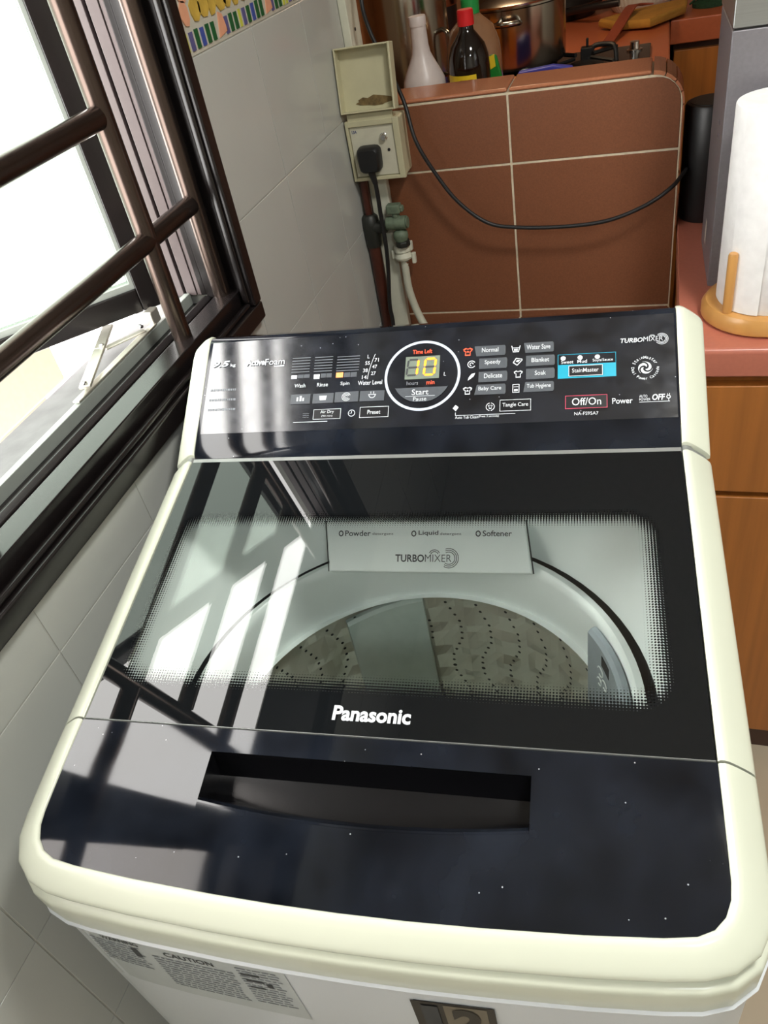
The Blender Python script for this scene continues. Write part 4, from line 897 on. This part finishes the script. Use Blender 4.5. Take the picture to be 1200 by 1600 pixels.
def bottle(name, label, loc, prof, m, cap, capm, cat='bottle', extra=None):
    t = tag(empty(name, loc), label, cat); mb = MB(); mb.lathe(prof, 32); mb.build('bottle_body', M[m], t, smooth=50)
    mb = MB(); mb.lathe(cap, 24); mb.build('cap', M[capm], t, smooth=35)
    if extra: extra(t)
    return t
z0 = ZK+.0006
bottle('plastic_bottle', 'milky white plastic bottle with a long neck behind the half wall', (-.2655, 1.505, z0), [(.0,0),(.043,0),(.0445,.004),(.0445,.125),(.043,.138),(.036,.153),(.026,.172),(.0195,.186),(.0172,.20),(.016,.235)], 'milk', [(.0175,.235),(.0175,.237),(.0175,.250),(.0165,.252),(.0,.252)], 'milk')
def soy_label(t):
    mb = MB(); rr = []
    mb.loft([[(.0418*math.cos(R(a)), .0418*math.sin(R(a)), z) for z in (.02,.143)] + [(.0424*math.cos(R(a)), .0424*math.sin(R(a)), z) for z in (.143,.02)] for a in range(200, 305, 7)]); lb = mb.build('label', M['yellow'], t, smooth=30)
    mb = MB(); mb.loft([[(.0426*math.cos(R(a)), .0426*math.sin(R(a)), .135-hh), (.0426*math.cos(R(a)), .0426*math.sin(R(a)), .135)] for a, hh in ((252,.012),(258,.022),(265,.026),(272,.026),(280,.022),(286,.012))], closed=False, cap=False); mb.build('label_mark', M['darkred'], lb)
bottle('sauce_bottle', 'dark brown sauce bottle with a red cap and yellow label', (-.168, 1.503, z0), [(.0,0),(.040,0),(.0415,.004),(.0415,.150),(.040,.170),(.034,.190),(.022,.206),(.015,.215),(.0135,.225)], 'soy', [(.0165,.224),(.0165,.226),(.0160,.249),(.0145,.251),(.0,.251)], 'red', extra=soy_label)
bottle('oil_bottle', 'clear rounded oil bottle with a green cap behind the red-capped bottle', (-.176, 1.60, z0), [(.0,0),(.056,0),(.058,.005),(.058,.150),(.055,.175),(.044,.205),(.024,.222),(.0165,.23)], 'oil', [(.0185,.229),(.0185,.2545),(.017,.2565),(.0,.2565)], 'green')
gp = tag(empty('seasoning_packet', (-.123, 1.545, z0)), 'green and yellow seasoning packet beside the red-capped bottle', 'packet')
mb = MB(); mb.prism([(-.022,0),(.012,0),(.013,.12),(.004,.158),(-.010,.160),(-.022,.13)], -.006, .006, 'y'); mb.build('packet', M['greenp'], gp, bevel=.004)
mb = MB(); mb.prism([(-.016,.130),(.002,.138),(.000,.160),(-.014,.156)], -.0075, .0005, 'y'); mb.build('packet_flap', M['yellow'], gp, bevel=.001)
bx = tag(empty('snack_box', (-.158, 1.70, z0)), 'small orange box below the steel stockpot', 'box')
mb = MB(); mb.box(-.03, .055, -.02, .02, 0, .078); mb.build('carton', M['orange'], bx, bevel=.002)
mb = MB(); mb.box(-.03, .055, -.0215, -.0200, .055, .060); mb.build('printed_band', M['yellow'], bx)
# big pot behind the bottles
bp = tag(empty('tall_stockpot', (-.352, 1.72, z0)), 'tall stainless stockpot behind the white bottle reflecting warm light', 'pot')
mb = MB(); mb.lathe([(.0,0),(.095,0),(.098,.004),(.098,.30),(.101,.302),(.101,.306),(.096,.306),(.095,.01),(.0,.01)], 56, cap=False); mb.build('pot_body', M['pot'], bp, smooth=35)
mb = MB(); mb.tube(spline([(.094,-.030,.195),(.112,-.052,.185),(.119,-.056,.150),(.112,-.052,.115),(.094,-.030,.105)], 6), .005, 10); mb.build('handle', M['pot'], bp, smooth=True)
p2 = tag(empty('steel_saucepan', (-.53, 2.75, z0)), 'steel saucepan with a black band behind the red-capped bottle', 'saucepan')
mb = MB(); mb.lathe([(.0,.02),(.075,.02),(.08,.03),(.08,.105)], 40, cap=False); mb.build('pan_body', M['matteblack'], p2, smooth=35)
mb = MB(); mb.lathe([(.081,.105),(.083,.11),(.083,.20),(.0,.225)], 40, cap=False); mb.build('pan_lid', M['pot'], p2, smooth=35)
mb = MB(); mb.lathe([(.078,0),(.078,.02)], 12); mb.build('trivet', M['iron'], p2)
cbd = tag(empty('wooden_board', (-.275, 1.829, z0)), 'orange wooden board standing behind the dark sauce bottle', 'board')
mb = MB(); mb.box(-.05, .05, -.006, .006, 0, .135); mb.build('board', M['orange'], cbd, bevel=.003); mb = MB(); mb.box(-.05, .05, -.0072, -.0061, .04, .05); mb.build('groove', M['leather'], cbd)
# hob and pot
hb = tag(empty('gas_hob', (-.10, 2.05, z0)), 'black glass gas hob with iron pan supports on the orange worktop', 'hob')
mb = MB(); mb.box(-.33, .277, -.21, .20, 0, .009); mb.build('glass_top', M['hob'], hb, bevel=.003)
for cx in (-.05, .115):
    mb = MB(); mb.lathe([(.05,.009),(.05,.016),(.03,.022),(.0,.022)], 28, (cx, .0, 0), cap=False); mb.build('burner', M['iron'], hb, smooth=35)
    for k in range(4):
        a = PI/4+k*PI/2; c, s_ = math.cos(a), math.sin(a); mb = MB(); mb.tube([(cx+.11*c,.11*s_,.009),(cx+.11*c,.11*s_,.034),(cx+.03*c,.03*s_,.036)], .005, 6); mb.build('pan_support', M['iron'], hb)
mb = MB(); mb.tube(spline([(.135,.04,.010),(.135,.05,.045),(.175,.05,.047),(.19,.04,.040),(.195,.03,.010)], 5), .006, 8); mb.build('pan_support', M['iron'], hb, smooth=True)
mb = MB(); mb.box(.105, .135, .03, .06, .009, .048); mb.box(.118, .124, .04, .05, .048, .068); mb.build('support_joint', M['iron'], hb, bevel=.002)
mb = MB(); mb.lathe([(.020,.009),(.020,.012),(.013,.014),(.012,.030),(.0,.031)], 24, (.236, .13, 0), cap=False); mb.build('knob', M['chrome'], hb, smooth=35)
po = tag(empty('steel_casserole', (-.152, 2.05, z0+.0415)), 'stainless casserole pot with lid standing on the gas hob', 'pot')
mb = MB(); mb.lathe([(.0,0),(.116,0),(.121,.004),(.123,.012),(.125,.135),(.129,.138),(.129,.142),(.0,.142)], 64, cap=False); mb.build('pot_body', M['pot'], po, smooth=35)
mb = MB(); mb.lathe([(.130,.142),(.131,.146),(.120,.152),(.06,.172),(.0,.178)], 64, cap=False); mb.build('pot_lid', M['pot'], po, smooth=50)
mb = MB(); mb.tube(spline([(-.028,-.121,.108),(-.026,-.150,.112),(0,-.160,.113),(.026,-.150,.112),(.028,-.121,.108)], 6), .0065, 10); mb.build('handle', M['pot'], po, smooth=True)
mb = MB(); mb.cyl((.0,0,.178), (.0,0,.20), .012, 16); mb.build('lid_knob', M['matteblack'], po, smooth=40)
bl = tag(empty('blue_packet', (-.055, 1.80, z0)), 'blue packet lying in front of the hob below the steel casserole', 'packet')
mb = MB(); mb.prism([(-.07,0),(.07,0),(.065,.068),(.02,.076),(-.06,.070)], -.012, .012, 'y'); mb.build('packet', M['bluep'], bl, bevel=.004); mb = MB(); mb.prism([(-.05,.060),(.045,.062),(.045,.064),(-.05,.062)], -.0135, -.0121, 'y'); mb.build('printed_stripe', M['white'], bl)
# oven mitt with strap, pan, colander, scourer
mt = tag(empty('pot_holder', (.15, 2.58, z0)), 'mustard cloth pot holder with a brown strap on the orange worktop', 'pot holder')
mb = MB(); poly = [(-.130,-.015),(-.045,.115),(.125,.135),(.118,.010),(.020,-.118),(-.072,-.075)]; rr = []
for zz, s in ((.0,.97),(.004,1.0),(.016,1.0),(.022,.95)): rr.append([(x*s, y*s, zz+.004+.008*(x > .05)+.004*math.sin(40*x)) for x, y in poly])
mb.loft(rr); mb.build('cloth_pad', M['mitt'], mt, smooth=40)
mb = MB(); sp3 = spline([(.01,.075,.034),(-.030,.06,.040),(-.045,.0,.036),(-.06,-.09,.026),(-.082,-.19,.008),(-.095,-.275,.004)], 5); mb.loft([[tuple(p+Vector((-.016,.0,0))), tuple(p+Vector((.016,.0,0))), tuple(p+Vector((.016,0,.004))), tuple(p+Vector((-.016,0,.004)))] for p in sp3]); mb.build('strap', M['leather'], mt, smooth=40)
fp_ = tag(empty('frying_pan', (-.115, 2.88, z0)), 'dark frying pan with a black handle beside the mustard pot holder', 'frying pan')
mb = MB(); mb.lathe([(.0,0),(.10,0),(.135,.045),(.138,.045),(.104,.002),(.0,.004)], 48, cap=False); mb.build('pan', M['matteblack'], fp_, smooth=35)
mb = MB(); mb.tube([(.02,-.118,.030),(.09,-.19,.045),(.19,-.21,.05)], .011, 10); mb.build('pan_handle', M['matteblack'], fp_, smooth=True)
mb = MB(); mb.lathe([(.011,0),(.011,.02),(.0,.022)], 14, (-.0,-.135,.025)); mb.build('ferrule', M['chrome'], fp_, smooth=True)
co = tag(empty('ribbed_colander', (.135, 2.86, z0)), 'white ribbed plastic colander behind the mustard pot holder', 'colander')
mb = MB(); rr = []
for r_, z in ((.085,0),(.10,.02),(.125,.09),(.128,.095)): rr.append([(r_*(1+.012*(i % 2))*math.cos(2*PI*i/96), r_*(1+.012*(i % 2))*math.sin(2*PI*i/96), z) for i in range(96)])
mb.loft(rr, cap=False); mb.add(rr[0], [tuple(range(96))]); mb.build('bowl', M['white'], co)
mb = MB(); mb.lathe([(.126,.092),(.136,.094),(.136,.100),(.126,.100)], 64, cap=False); mb.build('bowl_rim', M['white'], co, smooth=40)
scr = tag(empty('green_scourer', (.34, 2.72, z0)), 'dark green bushy scourer on the far worktop', 'scourer')
mb = MB()
for k in range(60):
    a, b = random.uniform(0, 2*PI), random.uniform(0, 1); c = Vector((.05*b*math.cos(a), .04*b*math.sin(a), .02+.03*random.random())); d = Vector((random.uniform(-1,1), random.uniform(-1,1), random.uniform(-.3,1))).normalized()*.02
    mb.tube([tuple(c-d), tuple(c+d*.2+Vector((0,0,.004))), tuple(c+d)], .003, 5)
mb.build('bristles', M['leaf'], scr); mb = MB(); mb.lathe([(.05,0),(.052,.012),(.03,.02)], 20); mb.build('pad', M['leaf'], scr)

# ================================================================ lamps above the frame, the second an added fill
cl = tag(empty('ceiling_lamp', (.64, .24, CEIL)), 'round white ceiling lamp above the passage right of the machine', 'lamp')
mb = MB(); mb.lathe([(.19,0),(.19,-.04),(.17,-.05)], 40); mb.build('housing', M['white'], cl, smooth=35)
mb = MB(); mb.lathe([(.165,-.050),(.15,-.062),(.0,-.066)], 40, cap=False); mb.build('diffuser', M['lampw'], cl, smooth=60)
L = bpy.data.lights.new('ceiling_lamp_light', 'AREA'); L.shape = 'DISK'; L.size = .30; L.energy = 21; L.color = (1, 1, .95)
lo = bpy.data.objects.new('ceiling_lamp_light', L); col.objects.link(lo); lo.parent = cl; lo.location = (0,0,-.075)
fill_lamp = tag(empty('ceiling_lamp', (1.0, -1.25, CEIL)), 'added round white fill lamp on the ceiling behind the viewer', 'lamp')  # unseen lamp added to fill the machine's front with cool light
for ch in list(cl.children):
    if ch.type == 'MESH': c2 = ch.copy(); col.objects.link(c2); c2.parent = fill_lamp
L = bpy.data.lights.new('ceiling_lamp_light', 'AREA'); L.shape = 'DISK'; L.size = .30; L.energy = 17; L.color = (.92, .98, 1)
lo = bpy.data.objects.new('ceiling_lamp_light', L); col.objects.link(lo); lo.parent = fill_lamp; lo.location = (0,0,-.075)
hd = tag(empty('cooker_hood', (-.20, 2.25, 1.72)), 'slim steel cooker hood with a warm lamp above the stove', 'cooker hood')
mb = MB(); mb.box(-.35, .35, -.25, .40, 0, .08); mb.box(-.15, .15, .0, .38, .08, .65); mb.build('hood_body', M['silverb'], hd, bevel=.004)
mb = MB(); mb.box(-.10, .10, -.20, -.10, -.006, -.0005); mb.build('lamp_lens', M['lampw'], hd)
L = bpy.data.lights.new('hood_light', 'AREA'); L.shape = 'RECTANGLE'; L.size = .2; L.size_y = .1; L.energy = 3.6; L.color = (1, .68, .40)
lo = bpy.data.objects.new('hood_light', L); col.objects.link(lo); lo.parent = hd; lo.location = (0,-.15,-.012)
